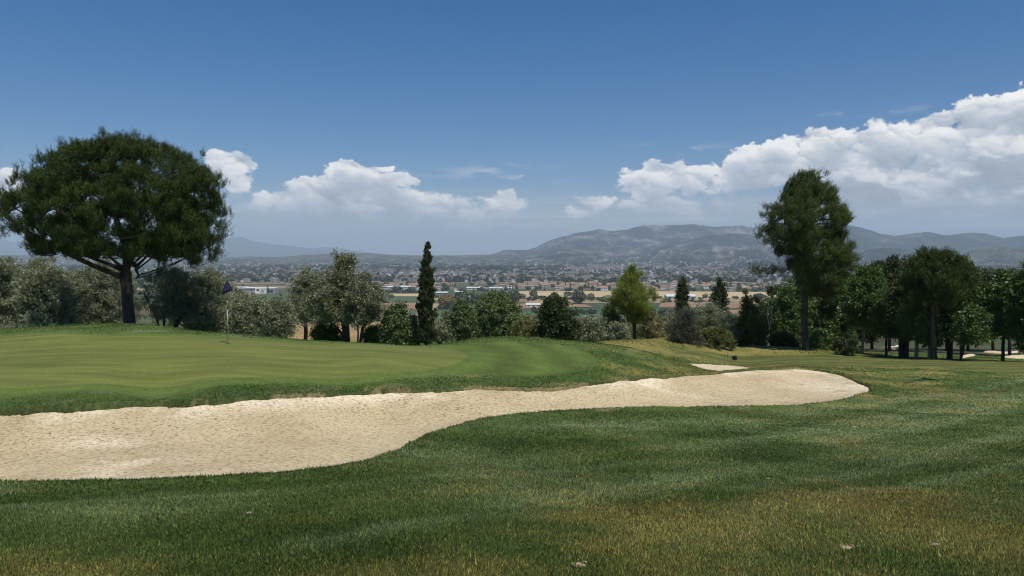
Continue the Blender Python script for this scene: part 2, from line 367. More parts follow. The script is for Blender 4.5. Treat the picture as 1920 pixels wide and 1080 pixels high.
    cf = mix(nt, c1, fc, fa.outputs['Fac']); nt.links.new(cf, b.inputs['Base Color']); b.inputs['Roughness'].default_value = .85; b.inputs['Specular IOR Level'].default_value = .2
    bs = nt.nodes.new('ShaderNodeMath'); bs.operation = 'MULTIPLY_ADD'; nt.links.new(gm.outputs['Fac'], bs.inputs[0]); bs.inputs[1].default_value = -.75; bs.inputs[2].default_value = .9
    nb = nd(nt, 'ShaderNodeTexNoise', Scale=22.0, Detail=5.0, Roughness=.7); nt.links.new(pos, nb.inputs['Vector'])
    bp = nd(nt, 'ShaderNodeBump', Distance=.05); nt.links.new(nb.outputs[0], bp.inputs['Height']); nt.links.new(bs.outputs[0], bp.inputs['Strength']); nt.links.new(bp.outputs[0], b.inputs['Normal'])
    mown = np.maximum(smooth, .5 * ss(.2, -.2, sdf(fair, x, y))); mown = np.maximum(mown, .5 * ss(.1, -.1, sdf(apron, x, y)))
    fl = dict(mown=np.append(mown.ravel(), 0), far=np.append(ss(500, 800, Rr).ravel(), 0), town=np.append(ss(2700, 3300, Rr).ravel(), 0))
    me = meshdata('ground', V, [fan, Fq], m, True, cc, fl=fl)
    tag(obj('ground', me), kind='structure')
build_ground()

# ------------------------------------------------------------------ sand
def sandmat():
    m, nt, b = newmat('bunker_sand')
    geo = nt.nodes.new('ShaderNodeNewGeometry'); pos = geo.outputs['Position']
    n1 = nd(nt, 'ShaderNodeTexNoise', Scale=.5, Detail=5.0); nt.links.new(pos, n1.inputs['Vector'])
    r1 = ramp(nt, n1.outputs[0], [(.35, (.485, .395, .240)), (.62, (.575, .48, .305))])
    at = nd(nt, 'ShaderNodeAttribute', attribute_name='pale')
    c = mix(nt, r1.outputs[0], (.76, .66, .47), at.outputs['Fac'])
    n2 = nd(nt, 'ShaderNodeTexNoise', Scale=16.0, Detail=6.0, Roughness=.75); mp = nt.nodes.new('ShaderNodeMapping'); mp.inputs['Scale'].default_value = (.8, 1, 1); nt.links.new(pos, mp.inputs[0]); nt.links.new(mp.outputs[0], n2.inputs['Vector'])
    r2 = ramp(nt, n2.outputs[0], [(.36, (.26, .23, .18)), (.445, (.88, .87, .85)), (.60, (1.2, 1.2, 1.2))])
    c = mix(nt, c, r2.outputs[0], 1.0, 'MULTIPLY')
    nt.links.new(c, b.inputs['Base Color']); b.inputs['Roughness'].default_value = .95; b.inputs['Specular IOR Level'].default_value = .1
    n3 = nd(nt, 'ShaderNodeTexNoise', Scale=30.0, Detail=6.0, Roughness=.8); nt.links.new(pos, n3.inputs['Vector'])
    wv = nd(nt, 'ShaderNodeTexWave', Scale=1.9, Distortion=9.0, Detail=3.0); wv.inputs['Detail Scale'].default_value = .35; nt.links.new(pos, wv.inputs['Vector'])
    hm = nt.nodes.new('ShaderNodeMath'); hm.operation = 'MULTIPLY_ADD'; nt.links.new(wv.outputs[1], hm.inputs[0]); hm.inputs[1].default_value = .14; nt.links.new(n3.outputs[0], hm.inputs[2])
    bp = nd(nt, 'ShaderNodeBump', Strength=.85, Distance=.022); nt.links.new(hm.outputs[0], bp.inputs['Height']); nt.links.new(bp.outputs[0], b.inputs['Normal'])
    return m
SAND = sandmat()
def sand_sheet(name, poly, zf, step, pale):
    lo = poly.min(0) - .4; hi = poly.max(0) + .4
    # grid only across the region, finer where nearer
    xs = np.arange(lo[0], hi[0], step); ys = np.arange(lo[1], hi[1], step)
    X, Y = np.meshgrid(xs, ys); sd = sdf(poly, X, Y); Z = zf(X, Y, sd)
    keep = sd < .28; i = -np.ones(X.shape, int); i[keep] = np.arange(keep.sum())
    q = np.stack([i[:-1, :-1], i[:-1, 1:], i[1:, 1:], i[1:, :-1]], -1).reshape(-1, 4); q = q[(q >= 0).all(1)]
    V = np.stack([X[keep], Y[keep], Z[keep]], -1)
    return tag(obj(name, meshdata(name, V, q, SAND, True, fl=dict(pale=pale(X, Y, sd)[keep]))), kind='structure')
def z1(X, Y, sd):
    z = sand_z(X, Y, None, sd)
    z += (fbm(X * 1.1, Y * 1.1, 3) - .5) * .06 + (fbm(X * 7, Y * 7, 3) - .5) * .016 + (vnoise(X * 13, Y * 13) - .5) * .012
    # sand thrown up against the far lip
    far = ss(.9, .05, -sd) * ss(13, 18, Y + .12 * X)
    return z + .10 * far
def pale1(X, Y, sd):
    far = ss(.75, .05, -sd) * ss(13, 17, Y) * ss(.35, .6, fbm(X * .8, Y * .8, 3))
    tr = blobs(X, Y, [(190,800,90,9),(250,830,70,12),(330,858,120,10),(180,850,50,22),(470,850,160,6),(350,885,200,6),(60,880,120,8),(850,800,90,8),(1560,715,40,14),(1180,712,140,4)]) * ss(.25, .5, fbm(X * 2, Y * 2, 4))
    return np.clip(far + tr * .75, 0, 1)
sand_sheet('bunker_sand', bunk, z1, .07, pale1)
sand_sheet('bunker_sand', bunk2, lambda X, Y, sd: base_z(X, Y) - .01 - .05 * ss(0, .8, -sd) + (fbm(X * 3, Y * 3, 3) - .5) * .04, .08, lambda X, Y, sd: .5 + 0 * X)
for P in ([(1630,657),(1660,655),(1690,655),(1690,651),(1660,652)], [(1846,661),(1880,663),(1906,661),(1900,658),(1870,658)], [(1882,671),(1905,673),(1990,672),(1980,666),(1910,668)], [(1803,671),(1820,668),(1833,664),(1812,667)], [(1672,655),(1684,655),(1686,650),(1680,649)]):
    P = np.array(P, float); g = ground_pt(P[:, 0], P[:, 1], 45); g = smooth_poly(g, 3)
    sand_sheet('bunker_sand', g, lambda X, Y, sd: base_z(X, Y) + .12 - .06 * ss(0, 1, -sd) - .3 * ss(0, .25, sd), .14, lambda X, Y, sd: .6 + 0 * X)

# ------------------------------------------------------------------ grass blades (rough turf)
def build_grass():
    N = 1750000
    m = leafmat('grass_blade', (.5, .5, .5), (1, 1, 1), .38, .55, .25)
    nt = m.node_tree; b = nt.nodes['Principled BSDF']; at = nd(nt, 'ShaderNodeAttribute', attribute_name='Col')
    nt.links.new(at.outputs['Color'], b.inputs['Base Color']); nt.links.new(at.outputs['Color'], [n for n in nt.nodes if n.type == 'BSDF_TRANSLUCENT'][0].inputs[0])
    # even in bearing and in depression angle
    r_ = np.random.RandomState(11)
    az = r_.uniform(-.68, .68, N); pr = r_.uniform(0, 1, N)
    d = np.empty(N); q = r_.rand(N)
    d = np.exp(np.interp(q, [0, .42, .68, .88, 1], np.log([3.1, 6.0, 11.5, 28, 64])))
    x = d * np.tan(az); y = d; 
    z, sb, s2 = terrain(x, y); sg = sdf(green, x, y); sa = sdf(apron, x, y); sf = sdf(fair, x, y)
    keep = (sb > -.03) & (s2 > -.02) & (sg > .25) & (sf > .2) & ~((sa < 0) & (r_.rand(N) < .5))
    x, y, z, sb, sa, d = [a[keep] for a in (x, y, z, sb, sa, d)]; n = len(x); print('blades', n)
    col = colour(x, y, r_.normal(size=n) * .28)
    L = np.where(r_.rand(n) < .02, 1.7, 1) * r_.uniform(.013, .033, n) * (.7 + .7 * fbm(x * 3, y * 3, 2)) * (1 + .016 * np.clip(d - 6, 0, 40)); L = np.where(sa < .2, L * .45, L); edge = ss(.25, 0, sb); L = L * (1 + .6 * edge * r_.rand(n))
    Wd = L * .05 + .0010 * d ** 1.0 * .75
    th = r_.uniform(0, 2 * math.pi, n); lean = r_.uniform(.1, .95, n)
    # grain: blades lean together in patches
    gx = (fbm(x * .9, y * .9, 2) - .5) * 1.6; gy = (fbm(x * .9 + 31, y * .9, 2) - .5) * 1.6
    D = np.stack([np.cos(th) * lean * 1.1 + gx, np.sin(th) * lean * 1.1 + gy, np.ones(n)], 1); D /= np.linalg.norm(D, axis=1)[:, None]
    ph = r_.uniform(0, math.pi, n); S = np.stack([np.cos(ph), np.sin(ph), np.zeros(n)], 1)
    B = np.stack([x, y, z - .006], 1)
    V = np.empty((n, 3, 3)); V[:, 0] = B - S * Wd[:, None]; V[:, 1] = B + S * Wd[:, None]; V[:, 2] = B + D * L[:, None]
    k = (.35 + 1.75 * r_.rand(n) ** 1.4)[:, None]; pal = (r_.rand(n) < .09)[:, None]
    cc = col * k * np.array([1.05, 1.03, 1.0]); cc = np.where(pal, cc * .5 + np.array([.17, .15, .075]) * .6, cc)
    Cc = np.repeat(cc[:, None, :], 3, 1) 
    me = meshdata('turf_grass', V.reshape(-1, 3), np.arange(n * 3).reshape(-1, 3), m, False, Cc.reshape(-1, 3))
    tag(obj('turf_grass', me), 'short rough grass, green with dry brown patches, growing around the bunker', 'grass', kind='stuff')
build_grass()

# ------------------------------------------------------------------ mountains
def hillmat(name, rock, scrub, soil, sc=1.0):
    m, nt, b = newmat(name)
    geo = nt.nodes.new('ShaderNodeNewGeometry'); pos = geo.outputs['Position']
    n1 = nd(nt, 'ShaderNodeTexNoise', Scale=.0022 * sc, Detail=12.0, Roughness=.72); nt.links.new(pos, n1.inputs['Vector'])
    r1 = ramp(nt, n1.outputs[0], [(.40, scrub), (.49, lum(scrub, 2.0)), (.54, soil), (.62, rock)])
    n2 = nd(nt, 'ShaderNodeTexNoise', Scale=.012 * sc, Detail=8.0, Roughness=.8); nt.links.new(pos, n2.inputs['Vector'])
    r2 = ramp(nt, n2.outputs[0], [(.35, (.35, .38, .36)), (.6, (1.2, 1.2, 1.2)), (.72, (2.0, 1.9, 1.8))])
    c = mix(nt, r1.outputs[0], r2.outputs[0], .9, 'MULTIPLY'); nt.links.new(c, b.inputs['Base Color']); b.inputs['Roughness'].default_value = .95; b.inputs['Specular IOR Level'].default_value = .05
    bp = nd(nt, 'ShaderNodeBump', Strength=1.0, Distance=110.0); nt.links.new(n2.outputs[0], bp.inputs['Height']); nt.links.new(bp.outputs[0], b.inputs['Normal']); return m
RANGES = []
def rangez(px, D0, D1, pts, seed, base, pw, spur, Y):
    """height of one range at bearing px (photo column) and depth Y"""
    pts = np.array(pts, float); yy = np.interp(px, pts[:, 0], pts[:, 1])
    yy = yy + (fbm(px / 22 + seed, px * 0 + seed, 5) - .5) * 5.0 * np.clip((HOR - yy + 6) / 30, .15, 1)
    H = (HOR - yy) / F * D1 + CAMZ - base
    t = np.clip((Y - D0) / (D1 - D0), 0, 2); tt = np.minimum(t, 1)
    x = (px - 960) / F * Y
    wp = fbm(x / 1500 + seed, Y / 1500, 4) - .5
    rid = 1 - np.abs(2 * fbm(x / spur + 1.4 * wp + seed * 3, Y / (spur * 2.4) + seed, 5) - 1) * 2.2
    prof = tt ** pw
    z = base - 3 + (H + 3) * prof * (1 - .62 * (1 - np.clip(rid, 0, 1)) * np.clip(np.sin(np.pi * np.clip(tt, 0, 1) ** 1.3) * 1.3, 0, 1))
    z += (fbm(x / 260 + seed, Y / 420, 6, .62) - .5) * 270 * np.sin(np.pi * tt) * np.clip(H / 200, .1, 1)
    z = np.where(t > 1, z - (t - 1) * H * 2.5, z)
    return z
def mk_range(name, px0, px1, D0, D1, pts, seed, mat, base=PLAIN, pw=1.35, spur=1400, nc=1000, nr=190):
    RANGES.append((px0, px1, D0, D1, pts, seed, base, pw, spur))
    px = np.linspace(px0, px1, nc); t = np.concatenate([np.linspace(0, 1, nr), [1.03, 1.1, 1.25, 1.4]]); PX, T = np.meshgrid(px, t); Y = D0 + (D1 - D0) * T
    z = rangez(PX, D0, D1, pts, seed, base, pw, spur, Y); x = (PX - 960) / F * Y
    n0, n1 = PX.shape; i = np.arange(n0 * n1).reshape(n0, n1); q = np.stack([i[:-1, :-1], i[:-1, 1:], i[1:, 1:], i[1:, :-1]], -1).reshape(-1, 4)
    tag(obj(name, meshdata(name, np.stack([x, Y, z], -1).reshape(-1, 3), q, mat, True)), kind='structure')
M_far = hillmat('far_mountain_slopes', (.20, .20, .19), (.06, .08, .06), (.13, .13, .11), .7)
M_main = hillmat('mountain_slopes', (.50, .47, .44), (.036, .048, .040), (.20, .19, .165))
M_dark = hillmat('wooded_hills', (.26, .25, .19), (.025, .04, .024), (.09, .095, .065))
M_dry = hillmat('dry_foothills', (.42, .36, .28), (.07, .085, .05), (.26, .22, .16), 1.8)
mk_range('mountains', -500, 1010, 20000, 26000, [(-500,440),(-200,452),(0,447),(30,455),(200,462),(330,458),(400,452),(430,447),(455,445),(470,450),(490,454),(520,459),(560,463),(590,466),(605,463),(640,465),(680,472),(760,480),(1010,490)], 3, M_far, pw=1.0, spur=2600, nc=420, nr=60)
mk_range('mountains', 880, 1700, 6600, 12800, [(880,484),(925,476),(945,469),(970,468),(990,469),(1005,464),(1030,452),(1055,443),(1080,437),(1105,433),(1125,430),(1150,433),(1175,431),(1195,425),(1230,422),(1262,421),(1300,421),(1325,425),(1360,424),(1410,426),(1440,428),(1500,432),(1560,440),(1700,470)], 11, M_main, pw=2.1, spur=1500)
mk_range('mountains', 1360, 2600, 6400, 11800, [(1360,480),(1420,455),(1480,436),(1540,424),(1575,421),(1600,423),(1625,430),(1650,438),(1675,443),(1700,439),(1735,434),(1760,438),(1775,440),(1800,438),(1825,436),(1850,438),(1880,446),(1900,443),(1925,441),(1970,448),(2100,440),(2600,455)], 21, M_dark, pw=2.0, spur=1300)
mk_range('hills', -500, 1120, 6200, 10500, [(-500,470),(0,478),(300,482),(420,483),(470,481),(520,482),(560,479),(600,477),(640,474),(690,474),(720,477),(770,479),(850,479),(930,477),(1000,475),(1120,484)], 31, M_dry, pw=1.6, spur=900, nr=90)
mk_range('hills', 940, 1500, 5400, 9600, [(940,486),(985,477),(1030,470),(1060,466),(1100,467),(1160,472),(1220,468),(1260,458),(1300,447),(1340,441),(1380,438),(1420,444),(1470,452),(1500,460)], 41, M_main, pw=2.0, spur=1000, nr=100)
mk_range('hills', 1560, 1810, 6000, 7600, [(1560,484),(1600,478),(1630,468),(1650,465),(1690,466),(1720,472),(1760,478),(1810,486)], 51, M_dark, pw=1.1, spur=600, nc=260, nr=60)
mk_range('hills', 1740, 2300, 5800, 7400, [(1740,486),(1790,478),(1820,470),(1850,464),(1880,462),(1910,467),(1950,470),(2000,466),(2300,470)], 61, M_dry, pw=1.1, spur=600, nc=300, nr=60)

def hz(px, Y):
    z = PLAIN
    for (a, b, D0, D1, pts, seed, base, pw, spur) in RANGES:
        if a < px < b and D0 < Y < D1: z = max(z, float(rangez(np.array(float(px)), D0, D1, pts, seed, base, pw, spur, np.array(float(Y)))))
    return z
# ------------------------------------------------------------------ fields laid out on the plain
def gp(px, py):
    """point on the flat plain"""
    Y = (CAMZ - PLAIN) * F / (py - HOR); return np.array([(px - 960) / F * Y, Y, PLAIN])
def field(name, pts, mat, dz):
    P = []
    for (a, b) in pts: P.append(gp(a, b) + [0, 0, dz])
    P = np.array(P); tag(obj(name, meshdata(name, P, np.array([list(range(len(P)))]), mat)), kind='structure')
wheat = simple('ripe_wheat', (.50, .38, .20), .9, .12, .01); plough = simple('ploughed_soil', (.27, .165, .085), .9, .2, .02)
crop = simple('green_crop', (.062, .098, .034), .9, .25, .03); stub = simple('dry_stubble', (.30, .22, .11), .9, .25, .015)
field('wheat_field', [(930,558),(1130,558),(1480,562),(1480,548),(1200,546.5),(940,546.5)], wheat, .6)
field('stubble_field', [(980,571),(1150,568),(1440,571),(1480,564),(1300,559),(1000,561)], stub, .5)
field('ploughed_field', [(965,580),(1060,576),(1115,577),(1095,571),(1000,569),(960,571)], plough, .8)
field('ploughed_field', [(1235,577),(1440,579),(1440,572),(1240,569)], plough, .8)
field('crop_field', [(820,605),(960,600),(1130,604),(1130,583),(1000,584),(820,580)], crop, .5)
field('crop_field', [(1180,610),(1300,608),(1300,582),(1200,582)], crop, .5)
field('crop_field', [(700,566),(800,566),(800,557),(720,557)], crop, .6)
field('stubble_field', [(690,582),(800,580),(800,568),(700,569)], plough, .6)
field('stubble_field', [(730,556),(800,556),(790,551),(730,551)], wheat, .6)

# ------------------------------------------------------------------ distant woodland: nobody could count it
PUFF = None
def puff_mesh(r_, n, flat=.85, leaf=.34, needle=False):
    """crown of leaf clumps filling an uneven ball of radius 1 standing on z=0"""
    d = r_.normal(size=(n, 3)); d /= np.linalg.norm(d, axis=1)[:, None]
    rad = .62 + .38 * r_.rand(n) ** .5; lump = .80 + .38 * vnoise(d[:, 0] * 2.2 + 9 + 5 * d[:, 2], d[:, 1] * 2.2 + 4)
    P = d * (rad * lump)[:, None]; P[:, 2] = P[:, 2] * flat + flat
    t1 = r_.normal(size=(n, 3)); t1 /= np.linalg.norm(t1, axis=1)[:, None]; t2 = np.cross(t1, d + .3 * r_.normal(size=(n, 3))); t2 /= np.linalg.norm(t2, axis=1)[:, None] + 1e-6
    s = leaf * r_.uniform(.6, 1.2, n)[:, None]
    V = np.stack([P - t1 * s, P - t2 * s * .8, P + t1 * s, P + t2 * s * .8], 1).reshape(-1, 3)
    return V, np.arange(4 * n).reshape(-1, 4), np.repeat(r_.rand(n), 4)
LM_wood = leafmat('woodland_foliage', (.018, .030, .014), (.055, .075, .030), .15, .8, .1)
def woodland(name, label, spots, mat, seed, n=26):
    r_ = np.random.RandomState(seed); Vs = []; Rn = []
    protos = [puff_mesh(r_, n, leaf=.5) for _ in range(6)]
    for (x, y, z, w, h) in spots:
        V, Fq, rn = protos[r_.randint(6)]; a = r_.uniform(0, 6.28); ca, sa = math.cos(a), math.sin(a)
        Vs.append(np.stack([(V[:, 0] * ca - V[:, 1] * sa) * w + x, (V[:, 0] * sa + V[:, 1] * ca) * w + y, V[:, 2] * h + z], 1)); Rn.append(np.clip(rn * .6 + r_.rand() * .4, 0, 1))
    V = np.concatenate(Vs); tag(obj(name, meshdata(name, V, np.arange(len(V)).reshape(-1, 4), mat, False, fl=dict(rnd=np.concatenate(Rn)))), label, 'woodland', kind='stuff')
def pxspots(n, x0, x1, y0, y1, wr, hr, r_, mask=None, zf=lambda x, y: PLAIN):
    out = []
    while len(out) < n:
        a = r_.uniform(x0, x1); b = r_.uniform(y0, y1)
        p = gp(a, b)
        if mask is not None and r_.rand() > mask(p[0], p[1], a, b): continue
        w = r_.uniform(*wr); out.append((p[0], p[1], zf(p[0], p[1]) - 1, w, w * r_.uniform(*hr)))
    return out
r_ = np.random.RandomState(5)
wmask = lambda x, y, a, b: 1.0 if float(vnoise(np.array(x / 420.), np.array(y / 230.))) > .50 else .06
sp = pxspots(5200, -300, 2200, 507, 530, (5, 12), (.6, 1.0), r_, lambda x, y, a, b: 1.0 if float(vnoise(np.array(x / 420.), np.array(y / 230.))) > .33 else .08)
sp += pxspots(2600, -300, 2200, 497, 508, (10, 20), (.5, .8), r_, lambda x, y, a, b: 1.0 if float(vnoise(np.array(x / 700. + 9), np.array(y / 500.))) >.5 else .1)
# hedgerows and groves between the fields
for (x0, x1, y0, y1, n) in [(930,1480,559,562,90),(990,1170,562,565,60),(1220,1300,586,594,60),(700,800,548,550,40),(1240,1440,565,568,50),(820,980,576,584,60),(1000,1120,583,590,60),(1180,1260,590,605,40),(-200,640,520,530,500),(-200,560,546,575,220),(1450,2100,530,575,400)]:
    sp += pxspots(n, x0, x1, y0, y1, (2.5, 6), (.5, .9), r_)
woodland('woodland', 'dark blue-green belts of trees spread over the plain before the town', sp, LM_wood, 8)

# ------------------------------------------------------------------ the town
WALLS = [simple('town_wall', c, .9, .08, .05) for c in [(.40, .37, .34), (.31, .27, .24), (.27, .20, .16), (.62, .61, .59), (.22, .19, .175)]]
TILE = simple('clay_roof', (.33, .215, .155), .9, .25, .2); GLASSD = simple('dark_window', (.03, .035, .045), .2, .3, 1); WHITE = simple('white_render', (.78, .78, .76), .8, .05, .5); GREYW = simple('grey_cladding', (.30, .32, .35), .7, .1, .5)
def block(mb, w, d, h, wall=0, floors=None, x=0, y=0, z=0, rot=0, pent=True):
    """apartment block: walls, recessed window bands on the long sides, parapet and stair head"""
    def bx(*a, m=0): mb.box(*a, m=m, rot=rot, c=(x, y, z))
    bx(-w / 2, w / 2, -d / 2, d / 2, 0, h, m=wall)
    bx(-w / 2 - .2, w / 2 + .2, -d / 2 - .2, d / 2 + .2, h + .003, h + .5, m=wall)
    if pent: bx(-w * .15, w * .12, -d * .2, d * .25, h + .503, h + 3, m=wall)
    nf = floors or max(1, int(h / 3.2))
    for f in range(nf):
        z0 = (f + .35) * h / nf
        nw = max(2, int(w / 6))
        for k in range(nw):
            xc = -w / 2 + (k + .5) * w / nw; bx(xc - 1.1, xc + 1.1, -d / 2 - .06, -d / 2 + .05, z0, z0 + 1.5, m=1)
def gable(mb, w, d, h, rh, wall=0, x=0, y=0, z=0, rot=0, roof=2):
    """house: walls, gable roof with eaves, windows, door, chimney"""
    def bx(*a, m=0): mb.box(*a, m=m, rot=rot, c=(x, y, z))
    bx(-w / 2, w / 2, -d / 2, d / 2, 0, h, m=wall)
    e = .5; V = np.array([[-w / 2 - e, -d / 2 - e, h + .002], [w / 2 + e, -d / 2 - e, h + .002], [w / 2 + e, d / 2 + e, h + .002], [-w / 2 - e, d / 2 + e, h + .002], [-w / 2 + d * .22, 0, h + rh], [w / 2 - d * .22, 0, h + rh]])
    k, q = math.cos(rot), math.sin(rot); V = np.stack([V[:, 0] * k - V[:, 1] * q + x, V[:, 0] * q + V[:, 1] * k + y, V[:, 2] + z], 1)
    mb.add(V, [(0, 1, 5, 4), (2, 3, 4, 5), (1, 2, 5), (3, 0, 4), (0, 3, 2, 1)], roof)
    bx(w * .2, w * .2 + .7, .4, 1.1, h, h + rh + .6, m=wall)
    for s in (-1, 1):
        for f in range(int(h // 2.8)):
            for k2 in (-.3, 0, .3): bx(w * k2 - .55, w * k2 + .55, s * d / 2 - .05, s * d / 2 + .05, .9 + 2.9 * f, 2.2 + 2.9 * f, m=1)
def mats(w): return [w, GLASSD, TILE, GREYW]
r_ = np.random.RandomState(17)
bprotos = []
for i in range(10):
    mb = MB(); k = i % 5
    if i < 6: block(mb, r_.uniform(22, 60), r_.uniform(12, 16), r_.choice([12, 16, 19, 25]))
    else: block(mb, r_.uniform(40, 80), 24, r_.uniform(7, 10), pent=False)
    bprotos.append(mb.data('apartment_block', mats(WALLS[k])))
vprotos = []
for i in range(6):
    mb = MB(); gable(mb, r_.uniform(11, 17), r_.uniform(8, 10), r_.choice([3.2, 6.0, 6.0]), 2.2); 
    if i % 2: gable(mb, 6, 7, 3.2, 1.6, x=10.5, y=-1)
    vprotos.append(mb.data('tiled_villa', mats(WALLS[[3, 0, 1, 3, 0, 1][i]])))
def inst(name, me, p, rot, s, label, cat, grp):
    o = obj(name, me, None, p); o.rotation_euler = (0, 0, rot); o.scale = (s, s, s); tag(o, label, cat, grp); return o
# villas beyond the wheat field: a strip of housing
n = 0
while n < 210:
    a = r_.uniform(600, 1520) if r_.rand() < .88 else r_.choice([r_.uniform(520, 640), r_.uniform(1520, 1600)]); b = r_.choice([545, 543, 541, 539, 537, 535.5, 534, 532.5]) + r_.uniform(-.4, .4)
    p = gp(a, b); inst('tiled_villa', vprotos[r_.randint(6)], p, r_.choice([0, .15, -.2, 1.6]) + r_.normal() * .08, r_.uniform(.9, 1.35), 'small clay-roofed house in the strip of housing beyond the wheat field', 'house', 'clay-roofed houses beyond the wheat field'); n += 1
# apartment blocks of the town
n = 0; town = []
def townmask(a, b):
    c = max(math.exp(-((a - 1250) / 330) ** 2), .8 * math.exp(-((a - 760) / 130) ** 2), .45 * math.exp(-((a - 480) / 150) ** 2), .5); return c
while n < 300:
    a = r_.uniform(420, 1440); b = r_.uniform(498, 524) if r_.rand() < .75 else r_.uniform(516, 527)
    if r_.rand() > townmask(a, b): continue
    p = gp(a, b); inst('apartment_block', bprotos[r_.randint(10)], p, r_.normal() * .25, r_.uniform(.5, .8), 'pale block among the buildings of the far town below the mountains', 'building', 'pale buildings of the far town'); n += 1
mb = MB()
for i in range(6500):
    while True:
        a = r_.uniform(-100, 2000); Y = 2600 + 6200 * r_.rand() ** .9
        b = HOR + 100 * F / Y
        if r_.rand() < townmask(a, b) * math.exp(-max(0, Y - 6300) / 1300) * (1 if float(vnoise(np.array(a / 40.), np.array(Y / 500.))) > .52 else .06): break
    x = (a - 960) / F * Y; y = Y; z = hz(a, Y); wl = r_.choice([0, 3, 4, 5], p=[.3, .32, .12, .26]); w = r_.uniform(7, 22); d = r_.uniform(7, 12); h = r_.choice([5, 7, 9, 12, 16])
    mb.box(-w / 2, w / 2, -d / 2, d / 2, -4, h, m=wl, rot=r_.normal() * .3, c=(x, y, z)); mb.box(-w / 2 - .3, w / 2 + .3, -d / 2 - .3, d / 2 + .3, h + .01, h + .6, m=[2, 6][r_.randint(2)], c=(x, y, z))
tag(obj('distant_town', mb.data('distant_town', [WALLS[0], GLASSD, TILE, WALLS[1], WALLS[3], WALLS[4], GREYW])), 'mass of tiny pale buildings of the town at the foot of the mountains', 'town', kind='stuff')
# ------------------------------------------------------------------ trees
LM = {
 'stone': leafmat('pine_needles', (0.020, 0.040, 0.007), (0.063, 0.094, 0.014), .12, .55, .25, (0.161, 0.186, 0.030)),  # last colour is brightened to paint in the sunlit shoot tops
 'aleppo': leafmat('aleppo_needles', (0.035, 0.064, 0.013), (0.106, 0.142, 0.028), .18, .5, .3, (0.176, 0.199, 0.047)),
 'young': leafmat('young_pine_needles', (0.095, 0.139, 0.024), (0.245, 0.298, 0.046), .25, .5, .3, (0.338, 0.365, 0.066)),
 'olive': leafmat('olive_leaves', (0.113, 0.145, 0.075), (0.281, 0.311, 0.178), .12, .5, .35, (0.698, 0.697, 0.480)),
 'poplar': leafmat('silver_leaves', (0.092, 0.113, 0.054), (0.230, 0.242, 0.129), .15, .45, .4, (0.624, 0.604, 0.398)),
 'oak': leafmat('oak_leaves', (0.053, 0.091, 0.029), (0.149, 0.192, 0.065), .12, .5, .35, (0.329, 0.383, 0.160)),
 'ash': leafmat('broad_leaves', (0.043, 0.081, 0.019), (0.125, 0.195, 0.046), .22, .45, .35, (0.264, 0.334, 0.097)),
 'dark': leafmat('dark_leaves', (0.022, 0.037, 0.012), (0.066, 0.088, 0.024), .12, .5, .3, (0.125, 0.145, 0.041)),
 'green': leafmat('green_leaves', (0.052, 0.084, 0.016), (0.130, 0.160, 0.030), .2, .5, .3, (0.191, 0.214, 0.041)),
 'cypress': leafmat('cypress_sprays', (0.019, 0.030, 0.009), (0.063, 0.078, 0.027), .08, .6, .25, (0.104, 0.116, 0.044)),
 'white': leafmat('flowering_leaves', (0.133, 0.148, 0.059), (0.302, 0.290, 0.129), .15, .5, .3, (0.905, 0.796, 0.469)),
 'gold': leafmat('golden_sprays', (0.070, 0.088, 0.020), (0.158, 0.169, 0.045), .15, .5, .3, (0.222, 0.226, 0.075)),
 'greytwig': leafmat('grey_twigs', (0.071, 0.074, 0.051), (0.142, 0.149, 0.102), .0, .7, .2, (0.189, 0.206, 0.144)),
 'rust': leafmat('yellowing_leaves', (0.114, 0.097, 0.017), (0.244, 0.178, 0.028), .2, .5, .3),
}
BK_ = {'dark': barkmat('dark_bark', (.030, .024, .019), (.075, .062, .050)), 'pine': barkmat('pine_bark', (.022, .018, .015), (.070, .058, .048)), 'pale': barkmat('pale_bark', (.16, .15, .13), (.36, .34, .30)), 'olive': barkmat('olive_bark', (.028, .024, .020), (.080, .070, .058))}
def unit(v): return v / (np.linalg.norm(v, axis=-1, keepdims=True) + 1e-9)
def skeleton(trunks, clumps, r_, sag=.06, limbs=()):
    """greedy branching: every clump centre is joined to the nearest suitable wood"""
    P = []; par = []; 
    def add_path(pts, start):
        last = start
        for p in pts: P.append(np.array(p, float)); par.append(last); last = len(P) - 1
        return last
    for t in trunks: add_path(t, -1)
    for l in limbs:
        A = np.array(P); d = np.linalg.norm(A - l[0], axis=1); add_path(l, int(np.argmin(d)))
    root = np.array(P[0]); top = max(p[2] for p in P)
    order = np.argsort([np.linalg.norm(c - P[-1]) for c in clumps])
    minz = clumps[:, 2].min() if len(clumps) else 0
    for ci in order:
        c = clumps[ci]; A = np.array(P); v = c - A; d = np.linalg.norm(v, axis=1)
        pen = d + 1.2 * np.maximum(0, A[:, 2] - c[2] + .15 * d) + np.where(A[:, 2] < .25 * top, 2.5, 0)
        # avoid doubling back toward the axis
        j = int(np.argmin(pen)); a = A[j]; L = d[j]; n = max(1, int(L / .45)); mid = (a + c) / 2 + r_.normal(size=3) * .07 * L + np.array([0, 0, -sag * L])
        pts = [(1 - t) ** 2 * a + 2 * t * (1 - t) * mid + t * t * c for t in np.linspace(0, 1, n + 1)[1:]]
        add_path(pts, j)
    return np.array(P), np.array(par)
